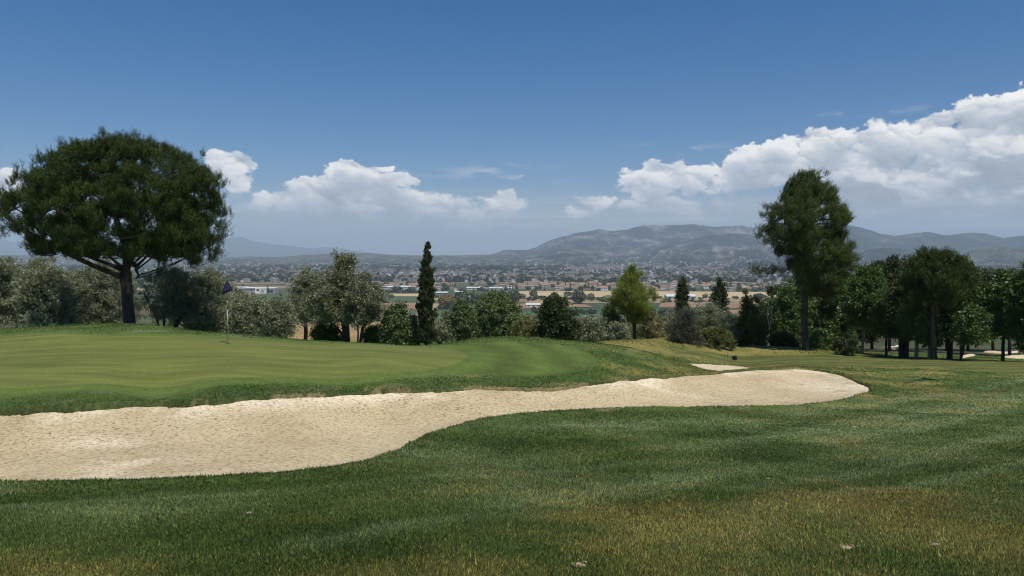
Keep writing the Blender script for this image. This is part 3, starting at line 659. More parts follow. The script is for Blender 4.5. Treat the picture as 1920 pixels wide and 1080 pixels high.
def wood_mesh(name, P, par, mat, rmin, rbase, expo=2.3, ns=6, rtip=None):
    n = len(P); kids = np.zeros(n, int); w = np.zeros(n)
    for i in range(n):
        if par[i] >= 0: kids[par[i]] += 1
    w[kids == 0] = 1
    for i in range(n - 1, -1, -1):
        if par[i] >= 0: w[par[i]] += w[i]
    w = np.maximum(w, 1); wm = w.max(); rad = rmin + (rbase - rmin) * ((w - 1) / max(1, wm - 1)) ** (1 / expo)
    z0 = P[:, 2].min(); flare = 1 + .12 * np.exp(-(P[:, 2] - z0) / .35) * (rad > rbase * .5)
    rad = rad * flare
    e = np.nonzero(par >= 0)[0]; a = P[par[e]]; b = P[e]; ra = rad[par[e]].copy(); rb = rad[e]
    ra = np.minimum(ra, rb * 1.5 + .004)
    d = unit(b - a); h = np.where(np.abs(d[:, 2:3]) > .9, [[1., 0, 0]], [[0, 0, 1.]]); u = unit(np.cross(d, h)); v = np.cross(d, u); m = len(e)
    th = np.arange(ns) * 2 * math.pi / ns; cs = np.cos(th)[None, :, None]; sn = np.sin(th)[None, :, None]; o = u[:, None] * cs + v[:, None] * sn
    b2 = b + d * (rb * .3)[:, None]
    V = np.concatenate([a[:, None] + o * ra[:, None, None], b2[:, None] + o * rb[:, None, None]], 1)
    base = (np.arange(m) * 2 * ns)[:, None]; k = np.arange(ns)[None]; k2 = (np.arange(ns)[None] + 1) % ns
    q = np.stack([base + k, base + k2, base + ns + k2, base + ns + k], -1).reshape(-1, 4)
    return meshdata(name, V.reshape(-1, 3), q, mat, True)
def rhombi(P, D, L, Wd, r_):
    S = unit(np.cross(D, r_.normal(size=D.shape))); M = P + D * (L * .45)[:, None]
    V = np.stack([P, M - S * Wd[:, None], P + D * L[:, None], M + S * Wd[:, None]], 1); return V.reshape(-1, 3)
def leaves(clumps, rad, kind, r_, n, centre, size=1.0, wind=(0, 0, 0)):
    """leaves set along twigs that fan out of every clump; returns V, rnd"""
    k = len(clumps); w = rad ** 2; K = 16; wind = np.array(wind); up = np.array([0, 0, 1.])
    td = unit(r_.normal(size=(k, K, 3))); out = unit(clumps - centre)[:, None]
    bias = {'stone': .55, 'aleppo': .85, 'young': .6, 'cypress': 1.2, 'poplar': .35, 'olive': .3, 'oak': .2, 'gold': .1}.get(kind, .1)
    td = unit(td + .45 * out + bias * up + .6 * wind); tl = rad[:, None] * r_.uniform(.65, 1.45, (k, K)); tv = r_.rand(k, 1) * .5 + r_.rand(k, K) * .5
    def pick(m, p=.65):
        ci = r_.choice(k, m, p=w / w.sum()); ti = r_.randint(0, K, m); d = td[ci, ti]; u = r_.rand(m) ** p
        sc = np.array([1, 1, 1.45 if kind == 'aleppo' else (1.2 if kind == 'young' else .85)]); bend = np.array([0, 0, -.10]) * (u ** 2)[:, None] * rad[ci][:, None]
        return ci, d, u, clumps[ci] + (d * (tl[ci, ti] * u)[:, None] + bend) * sc, tv[ci, ti]
    if kind in ('stone', 'aleppo', 'young'):
        q = 11; ns = n // q; ci, d, u, P, cv = pick(ns, .6); P = P + r_.normal(size=(ns, 3)) * .05
        if kind == 'stone': ax = unit(.45 * d + 1.0 * up + .18 * r_.normal(size=(ns, 3))); ln = r_.uniform(.18, .46, ns) * size; nl = .12
        else: ax = unit(.8 * d + .55 * up + wind + .25 * r_.normal(size=(ns, 3))); ln = r_.uniform(.18, .48, ns) * size; nl = .10
        t = np.tile(np.linspace(.05, 1, q), ns); P2 = np.repeat(P, q, 0) + np.repeat(ax * ln[:, None], q, 0) * t[:, None]
        side = unit(np.cross(np.repeat(ax, q, 0), r_.normal(size=(ns * q, 3)))); D = unit(np.repeat(ax, q, 0) * .9 + side * .75)
        L = nl * r_.uniform(.8, 1.25, ns * q) * size * 1.15; V = rhombi(P2, D, L, L * .085, r_)
        return V, np.repeat(np.clip(np.repeat(cv * .4 + r_.rand(ns) * .25, q) + t * .25 + .1 * r_.rand(ns * q), 0, 1), 4)
    ci, d, u, P, cv = pick(n, .5 if kind == 'greytwig' else .7); jit = {'greytwig': .04, 'cypress': .04}.get(kind, .075)
    P = P + r_.normal(size=(n, 3)) * jit * size
    ax0 = {'cypress': (.3, 1.0, .35), 'greytwig': (.9, .3, .35), 'gold': (.8, -.15, .5), 'oak': (.5, .1, .8), 'ash': (.6, -.2, .6), 'dark': (.6, -.1, .7), 'green': (.6, 0, .7), 'rust': (.6, 0, .7)}.get(kind, (.6, .3, .55))
    Lr = {'cypress': (.10, .22, .2), 'greytwig': (.15, .40, .035), 'gold': (.12, .24, .13), 'oak': (.08, .15, .30), 'ash': (.11, .20, .25), 'dark': (.10, .18, .28), 'green': (.08, .16, .26), 'rust': (.1, .18, .28)}.get(kind, (.08, .16, .22))
    ax = unit(ax0[0] * d + ax0[1] * up + ax0[2] * r_.normal(size=(n, 3)) + wind); L = r_.uniform(Lr[0], Lr[1], n) * size
    V = rhombi(P, ax, L, L * Lr[2], r_); rnd = np.clip(.45 * cv + .55 * r_.rand(n) ** 1.3 + .08 * (d[:, 2] > .3), 0, 1)
    return V, np.repeat(rnd, 4)
def crown_clumps(rows, Y, base, n, rr, r_, squash=1.0, shell=.0, ay=1.0, hollow=None, wide=1.02, spikes=.16):
    """clump centres filling a crown whose outline rows are (photo y, x left, x right)"""
    rows = sorted(rows, key=lambda t: -t[0]); A = np.array(rows, float); tb = b0 = base[0] / base[1]; ca = 1 / math.sqrt(1 + tb * tb)
    L = place(A[:, 1], A[:, 0], Y) - base; Rr = place(A[:, 2], A[:, 0], Y) - base; z = L[:, 2]
    out = []; rad = []; ph = r_.uniform(0, 50)
    wz = (Rr[:, 0] - L[:, 0]); zs = np.linspace(z[0], z[-1], 60); ws = np.interp(zs, z, wz); pr = ws / ws.sum()
    while len(out) < n:
        zz = r_.choice(zs, p=pr) + r_.uniform(-.5, .5) * (zs[1] - zs[0]); l = np.interp(zz, z, L[:, 0]); q = np.interp(zz, z, Rr[:, 0]); c = (l + q) / 2; h = (q - l) / 2
        rad_ = min(r_.uniform(*rr), max(h * .85, .12)); th = r_.uniform(0, 2 * math.pi)
        hh = max(h - rad_ * .95, .02) * (wide + .22 * (float(vnoise(np.array(3 + 1.6 * math.cos(th) + ph), np.array(5 + zz * .9 + 1.6 * math.sin(th)))) * 2 - 1.1))
        f = math.sqrt(r_.rand()) if r_.rand() > shell else r_.uniform(.75, 1)
        if hollow is not None and f < hollow[1] * ss(hollow[0], hollow[2], zz): continue
        zc = min(max(zz, z[0] + rad_ * .6), z[-1] - rad_ * .75 - (z[-1] - z[0]) * .16 * float(vnoise(np.array(9 + 2.2 * f * math.cos(th) + ph), np.array(3 + 2.2 * f * math.sin(th)))))
        out.append([c + hh * f * math.cos(th), hh * f * math.sin(th) * ay, zc]); rad.append(rad_)
    for _ in range(int(n * spikes)):
        zz = r_.choice(zs, p=pr); l = np.interp(zz, z, L[:, 0]); q = np.interp(zz, z, Rr[:, 0]); c = (l + q) / 2; h = (q - l) / 2; th = r_.uniform(0, 2 * math.pi); rd = r_.uniform(.35, .6) * np.mean(rr); f = h * r_.uniform(.9, 1.06)
        up = r_.uniform(0, .5) * (z[-1] - z[0]) * .12
        if hollow is not None and zz < hollow[2]: continue
        out.append([c + f * math.cos(th), f * math.sin(th) * ay, min(zz + up, z[-1] + rd * .3)]); rad.append(rd)
    for _ in range(int(n * spikes * .3)):
        rd = r_.uniform(.3, .55) * np.mean(rr); out.append([r_.uniform(L[-1, 0], Rr[-1, 0]), r_.normal() * .3 * (Rr[-1, 0] - L[-1, 0]), z[-1] - rd * r_.uniform(.2, 1.5)]); rad.append(rd)
    out = np.array(out); lat = out[:, 0] * ca; dep = out[:, 1] * ca      # turn the round crown to face along its bearing
    out[:, 0] = lat * ca + dep * tb * ca; out[:, 1] = -lat * tb * ca + dep * ca
    return out, np.array(rad)
def tree(name, label, cat, bx, by, Y, rows, kind, n_cl, rr, n_leaf, bark='dark', trunk=None, rbase=.15, rmin=.012, size=1.0, seed=0, group=None, ground=True, stems=None, wind=(0, 0, 0), shell=.3, extra=(), crownname='crown', limbs=(), sag=.06, expo=2.3, ay=1.0, hollow=None, wide=1.02, spikes=.16):
    r_ = np.random.RandomState(seed + 100)
    b = place(bx, by, Y)
    if ground: b[2] = float(base_z(b[0], b[1])) - .05
    if hollow is not None: hollow = (place(bx, hollow[0], Y)[2] - b[2], hollow[1], place(bx, hollow[2], Y)[2] - b[2])
    cl, rad = crown_clumps(rows, Y, b, n_cl, rr, r_, shell=shell, ay=ay, hollow=hollow, wide=wide, spikes=spikes)
    if len(extra):
        ex = np.array([[*(place(e[0], e[1], Y) - b + np.array([0, e[3] if len(e) > 3 else 0, 0]))] for e in extra]); cl = np.concatenate([cl, ex]); rad = np.concatenate([rad, [e[2] for e in extra]])
    def path(st):
        pts = [];
        for i, (x, y) in enumerate(st):
            p = place(x, y, Y) - b; p[1] += r_.normal() * .05 * i
            if i == 0: p[2] = min(p[2], 0) - .25
            pts.append(p)
        q = []
        for i in range(len(pts) - 1):
            m = max(2, int(np.linalg.norm(pts[i + 1] - pts[i]) / .4))
            for t in np.linspace(0, 1, m + 1)[(0 if i == 0 else 1):]: q.append(pts[i] * (1 - t) + pts[i + 1] * t + r_.normal(size=3) * .012)
        return q
    if stems is None:
        top = min(rw[0] for rw in rows); mid = [rw for rw in rows if rw[0] == top][0]; tx = (mid[1] + mid[2]) / 2
        stems = [[(bx, by), (bx * .7 + tx * .3, by * .5 + top * .5), (tx, top * .85 + by * .15)]]
    lb = [[np.array(place(x, y, Y) - b + np.array([0, yy, 0])) for (x, y, yy) in l] for l in limbs]
    P, par = skeleton([path(s) for s in stems], cl, r_, sag, lb)
    root = empty(name, b); tag(root, label, cat, group)
    obj('trunk', wood_mesh('trunk', P, par, BK_[bark], rmin, rbase, expo), root)
    cen = np.array([cl[:, 0].mean(), cl[:, 1].mean(), cl[:, 2].min()])
    V, rn = leaves(cl, rad, kind, r_, n_leaf, cen, size, wind)
    obj(crownname, meshdata('crown', V, np.arange(len(V)).reshape(-1, 4), LM[kind if kind in LM else 'olive'], False, fl=dict(rnd=rn)), root)
    return root
# --- the great umbrella pine on the left
sp_rows = [(490, 100, 394), (478, 55, 427), (464, 31, 437), (450, 23, 443), (430, 19, 449), (405, 18, 451), (380, 23, 447), (355, 31, 439), (335, 39, 429), (318, 49, 411), (304, 71, 387), (294, 100, 359), (283, 113, 334), (274, 143, 309), (267, 170, 294), (262, 195, 279)]
stone = [(x, y, r, dy) for (x, y, r, dy) in [(50,452,.4,.5),(68,468,.35,0),(88,480,.3,-.5),(44,440,.4,-.4),(350,470,.7,0),(380,455,.7,1),(400,478,.55,0),(370,490,.5,-1),(412,438,.5,0),(340,450,.7,2),(320,470,.6,-2),(395,492,.35,0),(350,500,.4,.5),(300,480,.5,-2.5),(290,492,.4,.5),(318,496,.4,-.8),(345,490,.45,1),(372,500,.35,-.3),(268,484,.4,1.5),(335,478,.5,0),(402,462,.45,-1),(285,465,.6,2.5),(110,455,.5,2)]]
def stone_limbs():
    L = []; r_ = np.random.RandomState(4)
    for (x1, y1, h0, dep) in [(60,425,520,-1),(100,400,512,2.5),(60,440,500,1.5),(120,350,505,-2.5),(170,330,495,2),(215,310,500,-1.5),(255,300,495,1.5),(300,320,500,-2),(350,350,505,2.2),(400,395,508,-1.5),(420,440,515,.8),(370,470,518,0),(330,400,500,-3.2),(160,420,505,3.4),(110,430,515,-3),(290,380,495,3.5),(40,400,507,0)]:
        a = np.array([243, h0 + 6, 0.]); b = np.array([x1, y1, dep]); mid = (a + b) / 2 + np.array([0, 16, 0])
        L.append([tuple((1 - t) ** 2 * a + 2 * t * (1 - t) * mid + t * t * b) for t in np.linspace(0, 1, 12)[1:]])
    return L
tree('umbrella_pine', 'large umbrella pine with broad domed dark crown, alone left of the putting green', 'tree', 245, 617, 40, sp_rows, 'stone', 950, (.26, .46), 460000, 'pine',
     stems=[[(245,617),(244,560),(241,510),(240,470),(246,420),(243,350)], [(242,512),(232,470),(222,425),(210,370)]], rbase=.29, rmin=.012, seed=1, extra=stone, limbs=stone_limbs(), sag=.05, expo=1.5, shell=.4, hollow=(430, .52, 490), wide=.935, spikes=.08)
# --- the tall wind-swept pine on the right
ap_rows = [(565,1506,1560),(548,1492,1580),(528,1476,1594),(508,1466,1602),(490,1450,1602),(475,1438,1600),(455,1426,1590),(435,1420,1586),(415,1430,1586),(400,1440,1580),(385,1450,1572),(368,1458,1562),(352,1470,1550),(340,1484,1536),(332,1494,1522)]
tree('windswept_pine', 'tall single pine with wind-combed crown on a long bare trunk, rising above the right-hand grove', 'tree', 1511, 650, 55, ap_rows, 'aleppo', 480, (.28, .54), 420000, 'pine',
     stems=[[(1511,652),(1508,600),(1507,540),(1512,470),(1510,400),(1508,350)]], rbase=.24, rmin=.014, seed=2, wind=(.55, 0, .1), size=1.05,
     extra=[(1500,338,.3),(1520,336,.25),(1545,352,.25),(1476,354,.25),(1468,378,.3),(1562,366,.25),(1412,513,.35),(1422,518,.4),(1437,519,.45),(1450,518,.4,.3),(1465,517,.4),(1600,492,.4),(1590,475,.45),(1585,500,.45),(1425,440,.4),(1420,452,.4),(1435,398,.35),(1428,412,.3),(1580,400,.35),(1578,415,.4)], shell=.4)
# --- back row of the hedge
gb = 'grey-green bushes in the back row of the tree line'
for i, (px, w, tp, bt, kd) in enumerate([(30,130,500,600,'olive'),(140,110,505,600,'oak'),(235,100,512,605,'olive'),(345,100,515,612,'oak'),(425,100,520,618,'olive'),(500,80,560,622,'olive'),(850,90,585,636,'olive'),(905,80,578,636,'oak'),(965,80,590,636,'olive'),(1010,60,592,636,'olive'),(1078,70,598,640,'olive'),(1120,60,596,640,'oak'),(1165,60,602,640,'olive'),(1215,60,598,640,'oak'),(1262,70,588,640,'olive'),(1300,80,590,642,'oak'),(1370,80,588,645,'olive'),(1425,70,585,645,'oak')]):
    Y = 54 if px < 600 else (50 if px < 1060 else 66)
    tree('bush', 'grey-green bush half hidden in the back row of the tree line', 'shrub', px, bt + 8, Y, [(bt, px - w * .5, px + w * .5), ((bt * 2 + tp) / 3, px - w * .55, px + w * .55), ((bt + tp * 2) / 3, px - w * .42, px + w * .42), (tp, px - w * .2, px + w * .2)], kd, 40, (.3, .65), 15000, 'olive', rbase=.08, seed=300 + i, group=gb)
# --- the light green young pine
tree('young_pine', 'light yellow-green young pine with pointed crown behind the dry mound', 'tree', 1190, 634, 58, [(612,1172,1208),(592,1156,1218),(575,1146,1227),(560,1143,1230),(545,1150,1212),(530,1162,1205),(518,1172,1198),(507,1180,1190)], 'young', 150, (.24, .45), 110000, 'dark', stems=[[(1190,636),(1189,580),(1185,520)]], rbase=.15, seed=3, wind=(.12, 0, .3), extra=[(1220,556,.35),(1224,566,.4),(1150,572,.4),(1152,583,.35),(1185,510,.2)])
# --- slender cypress
tree('slender_cypress', 'tall slender dark cypress with a ragged tip in the middle of the tree line', 'tree', 799, 648, 40, [(648,783,815),(620,781,817),(590,781,817),(560,782,816),(530,785,815),(510,788,813),(490,791,809),(475,795,806),(463,799,804)], 'cypress', 190, (.16, .30), 42000, 'dark', stems=[[(799,648),(799,560),(801,468)]], rbase=.10, seed=4, size=.9, shell=.6, extra=[(797,472,.1),(806,466,.08),(803,461,.09)])
OL = 'grey-green trees along the edge of the green'
def olive(label, bx, by, Y, rows, seed, n=60, leaves_=26000, kind='olive', stems=None, name='olive_tree', bark='olive', rr=(.35, .75), rbase=.14, cat='tree', **k):
    n = int(n * 1.25); return tree(name, label, cat, bx, by, Y, rows, kind, n, rr, leaves_, bark, stems=stems, rbase=rbase, seed=seed, **k)
olive('bushy olive tree cut by the left edge of the photo, left of the umbrella pine', -20, 618, 45, [(612,-70,40),(590,-85,55),(550,-88,60),(515,-75,50),(490,-50,35),(478,-30,15)], 10, 70, 30000)
olive('broad silvery olive tree standing left of the umbrella pine, leafy down to the grass', 85, 618, 44, [(612,20,155),(585,12,160),(550,18,152),(520,28,135),(500,40,112),(485,55,92)], 11, 80, 36000)
olive('shaded dark olive tree directly behind the umbrella pine trunk on its left', 190, 616, 49, [(612,140,240),(585,128,245),(550,120,246),(520,128,240),(500,145,225),(488,165,205)], 12, 75, 30000)
olive('olive tree with dark leaning stems just right of the umbrella pine trunk', 305, 626, 46, [(600,275,365),(575,262,372),(545,258,376),(520,266,366),(503,285,345)], 13, 62, 26000, stems=[[(308,628),(290,585),(270,550)], [(309,627),(306,580),(300,540)], [(310,627),(335,600),(362,560)]])
olive('rounded olive tree behind the flagstick with its top left of the flag', 385, 630, 47, [(626,345,432),(600,338,442),(570,334,446),(540,342,440),(518,356,425),(504,372,408)], 14, 70, 30000)
olive('low bushy olive just right of the flagstick', 460, 634, 45, [(630,425,505),(605,418,512),(585,420,512),(568,430,500),(556,442,484)], 15, 60, 26000)
olive('leafy olive bush at the end of the hedge left of the golden gap', 525, 640, 44, [(636,490,556),(612,484,560),(590,486,556),(570,498,545),(560,508,530)], 16, 50, 20000)
olive('olive tree with two rounded tops left of the tallest silver olive', 572, 632, 52, [(610,540,612),(580,530,620),(550,534,618),(525,545,606),(508,562,592),(500,572,586)], 17, 60, 24000)
olive('tallest silver-leaved olive with several dark stems showing against golden ground', 650, 650, 41, [(606,600,690),(590,575,705),(570,560,722),(550,575,722),(530,600,705),(515,615,688),(500,622,672),(488,624,664),(478,626,658)], 18, 95, 44000, kind='poplar', stems=[[(650,650),(640,622),(618,600),(598,580)], [(652,650),(645,618),(640,580),(640,520)], [(655,650),(652,615),(650,590)]], rbase=.13, rr=(.28, .6))
olive('small silver-leaved tree with forked trunk beside the tallest silver olive', 670, 650, 40, [(612,655,700),(595,650,722),(572,655,728),(555,664,720),(545,675,705)], 19, 36, 15000, kind='poplar', stems=[[(669,652),(671,625),(670,600)], [(670,630),(680,615),(690,600)]], rbase=.09, rr=(.25, .5))
SH = 'low shrubs'
olive('dark green low bush left of the silver olive stems', 612, 650, 42, [(646,586,640),(628,584,640),(614,590,632),(604,600,622)], 20, 30, 12000, 'green', name='shrub', cat='shrub', rr=(.2, .4))
olive('bright green low bush right of the silver olive stems', 698, 652, 41, [(646,682,716),(630,680,716),(614,686,712)], 21, 22, 8000, 'green', name='shrub', cat='shrub', rr=(.18, .35))
olive('dense dark oak between the silver olive and the cypress', 737, 652, 41, [(648,706,768),(625,702,770),(600,706,770),(580,716,762),(568,728,752)], 22, 50, 20000, 'oak', name='oak_tree', rr=(.25, .5))
olive('small dark bush at the left foot of the slender cypress', 772, 652, 41, [(646,758,792),(625,756,790),(605,762,786),(590,768,780)], 23, 24, 9000, 'oak', name='shrub', cat='shrub', rr=(.2, .35))
olive('small grey-green bush at the right foot of the slender cypress', 824, 644, 41, [(640,810,842),(625,810,842),(612,816,836)], 24, 18, 6000, 'olive', name='shrub', cat='shrub', rr=(.15, .3))
olive('grey-green oak right of the cypress with a peaked top', 860, 640, 42, [(634,832,892),(610,830,896),(590,838,892),(574,848,880),(564,854,868)], 25, 48, 19000, 'oak', name='oak_tree', rr=(.25, .5))
olive('large rounded oak, widest of the middle tree line, right of the peaked oak', 925, 640, 44, [(630,880,985),(605,874,990),(580,884,978),(562,896,960),(548,910,944)], 26, 85, 34000, 'oak', name='oak_tree', rr=(.3, .6))
olive('pale flowering shrub with whitish leaves at the crest in the middle', 985, 638, 43, [(634,960,1010),(618,960,1008),(604,968,1000),(594,976,992)], 27, 26, 10000, 'white', name='shrub', cat='shrub', rr=(.18, .35))
olive('small yellow-green shrub on the crest left of the pale flowering shrub', 963, 634, 40, [(632,956,972),(622,957,971),(614,960,968)], 28, 10, 3500, 'gold', name='shrub', cat='shrub', rr=(.1, .2))
olive('dark rounded oak standing alone right of the pale flowering shrub', 1042, 644, 42, [(640,1012,1080),(615,1004,1086),(590,1006,1082),(570,1016,1066),(556,1030,1052)], 29, 62, 26000, 'dark', name='oak_tree', rr=(.28, .55))
olive('low grey-green bushes right of the dark rounded oak', 1100, 644, 46, [(640,1076,1134),(622,1072,1140),(606,1078,1132),(596,1090,1120)], 30, 36, 15000, 'olive', name='shrub', cat='shrub', rr=(.25, .45))
olive('dark narrow tree close behind the left side of the young pine', 1140, 640, 60, [(636,1120,1166),(605,1122,1168),(580,1126,1160),(568,1132,1150)], 31, 30, 13000, 'oak', name='oak_tree', rr=(.3, .55))
olive('low bush at the left foot of the young pine', 1158, 642, 55, [(636,1136,1184),(620,1134,1182),(606,1144,1172)], 32, 24, 9000, 'olive', name='shrub', cat='shrub', rr=(.25, .45))
olive('white-leaved shrub right of the young pine', 1226, 640, 58, [(634,1202,1250),(615,1200,1250),(600,1206,1240),(588,1214,1230)], 33, 34, 14000, 'white', name='shrub', cat='shrub', rr=(.25, .45))
olive('leafless grey twiggy shrub left of the round golden bush', 1285, 652, 53, [(646,1250,1320),(622,1248,1320),(600,1258,1310),(582,1268,1298)], 34, 50, 26000, 'greytwig', name='shrub', cat='shrub', rr=(.3, .6), bark='olive', rbase=.06)
olive('grey-green olive tree behind the round golden bush', 1330, 652, 60, [(640,1282,1386),(615,1280,1388),(595,1288,1378),(578,1300,1360),(570,1315,1345)], 35, 66, 28000, 'olive')
olive('round golden-green bush at the foot of the far mound', 1342, 656, 54, [(650,1304,1382),(638,1302,1382),(626,1312,1372),(616,1328,1356)], 36, 34, 15000, 'gold', name='shrub', cat='shrub', rr=(.25, .42))
olive('dark bushy conifer with a thin pointed tip left of the grove', 1405, 656, 60, [(650,1372,1442),(620,1370,1444),(595,1376,1436),(575,1386,1422),(558,1392,1404),(545,1395,1400)], 37, 66, 28000, 'green', name='conifer', rr=(.25, .6), extra=[(1397,548,.15),(1420,565,.3),(1412,560,.3)])
# tall columnar poplars further down
PO = 'columnar poplars beyond the shrubs'
for (px, w, top, bot, Y, sd, lb) in [(1280,22,518,590,110,40,'narrow dark poplar in front of the long shed'), (1349,28,522,590,108,41,'broader dark poplar with several upright tips right of the long shed'), (1276,12,565,600,105,42,'small poplar shoot at the left foot of the narrow dark poplar')]:
    tree('poplar_tree', lb, 'tree', px, bot + 20, Y, [(bot + 10, px - w * .45, px + w * .45), (bot - 12, px - w * .6, px + w * .6), ((top + bot) / 2 - 8, px - w * .55, px + w * .55), (top + 18, px - w * .35, px + w * .35), (top, px - w * .12, px + w * .12)], 'dark', 60, (.35, .75), 16000, 'dark', rbase=.2, seed=sd, size=1.6, group=None)
tree('dead_tree', 'pale bare leaning trunk left of the windswept pine', 'tree', 1444, 640, 62, [(636,1438,1446),(628,1437,1445)], 'oak', 3, (.1, .2), 200, 'pale', stems=[[(1444,642),(1442,615),(1438,590),(1441,565)], [(1440,600),(1447,585),(1449,572)]], rbase=.12, seed=43)
tree('pollard_tree', 'thin tree with a small flat-topped tuft left of the windswept pine', 'tree', 1447, 640, 75, [(552,1440,1456),(545,1436,1460),(538,1438,1458)], 'dark', 14, (.3, .5), 4000, 'pale', stems=[[(1446,642),(1446,600),(1447,545)]], rbase=.14, seed=44)
# --- the grove on the right
GRV = [
 # name, label, base x, base y, Y, rows, kind, bark, clumps, leaves, rbase
 ('ash_tree','broadleaf tree behind the windswept pine filling its left side',1478,652,64,[(645,1440,1530),(610,1436,1535),(575,1440,1535),(545,1452,1530),(525,1470,1520)],'ash','dark',70,28000,.15),
 ('ash_tree','broadleaf tree just right of the windswept pine trunk',1560,655,63,[(640,1520,1605),(600,1515,1612),(560,1522,1612),(530,1535,1600),(510,1550,1590)],'ash','dark',70,28000,.15),
 ('ash_tree','tall broadleaf tree with a pale straight trunk at the left of the grove',1617,660,58,[(610,1585,1655),(580,1578,1668),(545,1585,1668),(515,1598,1660),(500,1610,1645)],'ash','pale',60,24000,.14),
 ('dark_tree','dark tree at the back of the grove with its top near the skyline',1668,656,66,[(625,1630,1700),(590,1625,1712),(550,1630,1715),(515,1640,1705),(490,1652,1690),(482,1660,1680)],'dark','dark',75,26000,.17),
 ('ash_tree','leafy tree with a pale-edged trunk, left of the thick dark trunks',1661,664,56,[(628,1636,1690),(600,1630,1700),(570,1634,1698),(548,1648,1685)],'ash','dark',44,18000,.13),
 ('dark_tree','dark tree with a thick double trunk left of the umbrella-shaped pine',1692,670,54,[(628,1662,1722),(600,1658,1730),(565,1662,1730),(535,1672,1722),(515,1684,1710)],'dark','dark',60,22000,.30),
 ('ash_tree','low-branched leafy tree with a stout pale trunk in the middle of the grove',1718,674,52,[(640,1694,1744),(615,1688,1752),(590,1690,1752),(570,1704,1740)],'ash','pale',40,18000,.17),
 ('ash_tree','bushy tree with bark paled as if sunlit, touching the umbrella-shaped pine',1742,676,51,[(645,1722,1766),(620,1716,1772),(595,1720,1770),(578,1732,1758)],'ash','pale',34,14000,.13),  # pale bark stands in for sunlight on this trunk
 ('ash_tree','broadleaf tree with thick dark trunk right of the umbrella-shaped pine',1780,676,52,[(630,1750,1815),(600,1745,1830),(560,1748,1838),(520,1760,1836),(495,1775,1826),(478,1790,1812)],'ash','dark',80,32000,.26),
 ('ash_tree','small forked tree at the right front of the grove',1803,677,49,[(640,1784,1846),(618,1778,1856),(595,1786,1854),(575,1800,1840)],'ash','dark',44,20000,.11),
 ('ash_tree','separate leafy tree with dark trunk right of the grove gap',1880,678,49,[(625,1848,1925),(600,1838,1935),(570,1836,1940),(540,1842,1935),(520,1855,1925),(508,1868,1910)],'ash','dark',75,34000,.14),
 ('ash_tree','leafy tree partly cut off by the right edge, drooping low branches',1945,680,47,[(655,1905,1985),(625,1900,1995),(585,1902,2000),(545,1908,1995),(515,1915,1985),(498,1930,1970)],'ash','dark',85,36000,.18),
 ('dark_tree','shadowy tree behind the separate leafy tree at the right',1893,662,62,[(615,1850,1935),(585,1845,1940),(550,1850,1935),(520,1862,1925)],'dark','dark',55,20000,.18),
 ('dark_tree','dark tree filling the back of the grove behind the forked tree',1835,662,66,[(625,1800,1880),(590,1792,1885),(555,1800,1880),(525,1815,1865)],'dark','dark',55,20000,.17),
 ('dark_tree','dark tree at the back between the double trunk and the umbrella-shaped pine',1730,660,68,[(620,1690,1775),(585,1690,1780),(550,1695,1775),(515,1705,1765),(490,1720,1750)],'dark','dark',60,22000,.17),
 ('dark_tree','dark tree behind the pale straight trunk',1600,656,68,[(640,1560,1645),(600,1556,1650),(560,1562,1645),(530,1575,1630)],'dark','dark',55,20000,.16),
]
for i, (nm, lb, bx, by, Y, rows, kd, bk, nc, nl, rb) in enumerate(GRV):
    st = None
    if 'forked' in lb: st = [[(1803,678),(1801,655),(1793,632),(1785,610)], [(1801,658),(1810,635),(1820,610)], [(1802,656),(1804,630),(1802,600)]]
    if 'double' in lb: st = [[(1689,672),(1689,630),(1690,580)], [(1698,671),(1699,630),(1702,585)]]
    tree(nm, lb, 'tree', bx, by, Y, rows, kd, nc, (.4, .75), nl, bk, stems=st, rbase=rb * .72, seed=60 + i, size=1.25, shell=.45)
gg = 'dark trees at the back of the grove'
for i, (px, w, tp, bt, Y) in enumerate([(1455,95,552,640,72),(1520,110,525,640,72),(1570,110,508,635,74),(1635,115,490,628,72),(1700,120,480,624,74),(1775,120,486,624,74),(1815,110,492,624,74),(1862,105,506,624,74),(1915,110,508,625,74)]):
    tree('dark_tree', 'shadowed tree at the back of the grove, seen only between the crowns in front', 'tree', px, 655, Y, [(bt, px - w * .5, px + w * .5), (bt - 35, px - w * .6, px + w * .6), ((bt + tp) / 2, px - w * .6, px + w * .6), (tp + 18, px - w * .4, px + w * .4), (tp, px - w * .15, px + w * .15)], 'dark', 60, (.5, .9), 20000, 'dark', rbase=.14, seed=400 + i, size=1.35, group=gg)
tree('umbrella_pine', 'umbrella-shaped dark pine in the middle of the grove, its olive-brown crown above the others', 'tree', 1752, 677, 50, [(580,1700,1800),(560,1690,1822),(540,1690,1830),(520,1695,1828),(505,1702,1820),(492,1712,1805),(482,1725,1790),(476,1740,1772)], 'stone', 120, (.4, .7), 90000, 'pine', stems=[[(1752,679),(1750,630),(1752,570),(1755,520)]], rbase=.20, seed=90, size=1.1, shell=.6)
olive('dark low bush at the foot of the grove', 1585, 664, 53, [(660,1558,1616),(648,1556,1616),(636,1568,1606)], 92, 24, 11000, 'dark', name='shrub', cat='shrub', rr=(.25, .45))
olive('dark bush right beside the windswept pine trunk', 1540, 656, 58, [(652,1518,1566),(635,1516,1568),(618,1526,1558)], 93, 26, 12000, 'ash', name='shrub', cat='shrub', rr=(.3, .5))
olive('low dark bush left of the windswept pine trunk', 1468, 656, 60, [(650,1440,1500),(635,1438,1500),(622,1450,1488)], 94, 26, 12000, 'dark', name='shrub', cat='shrub', rr=(.3, .5))

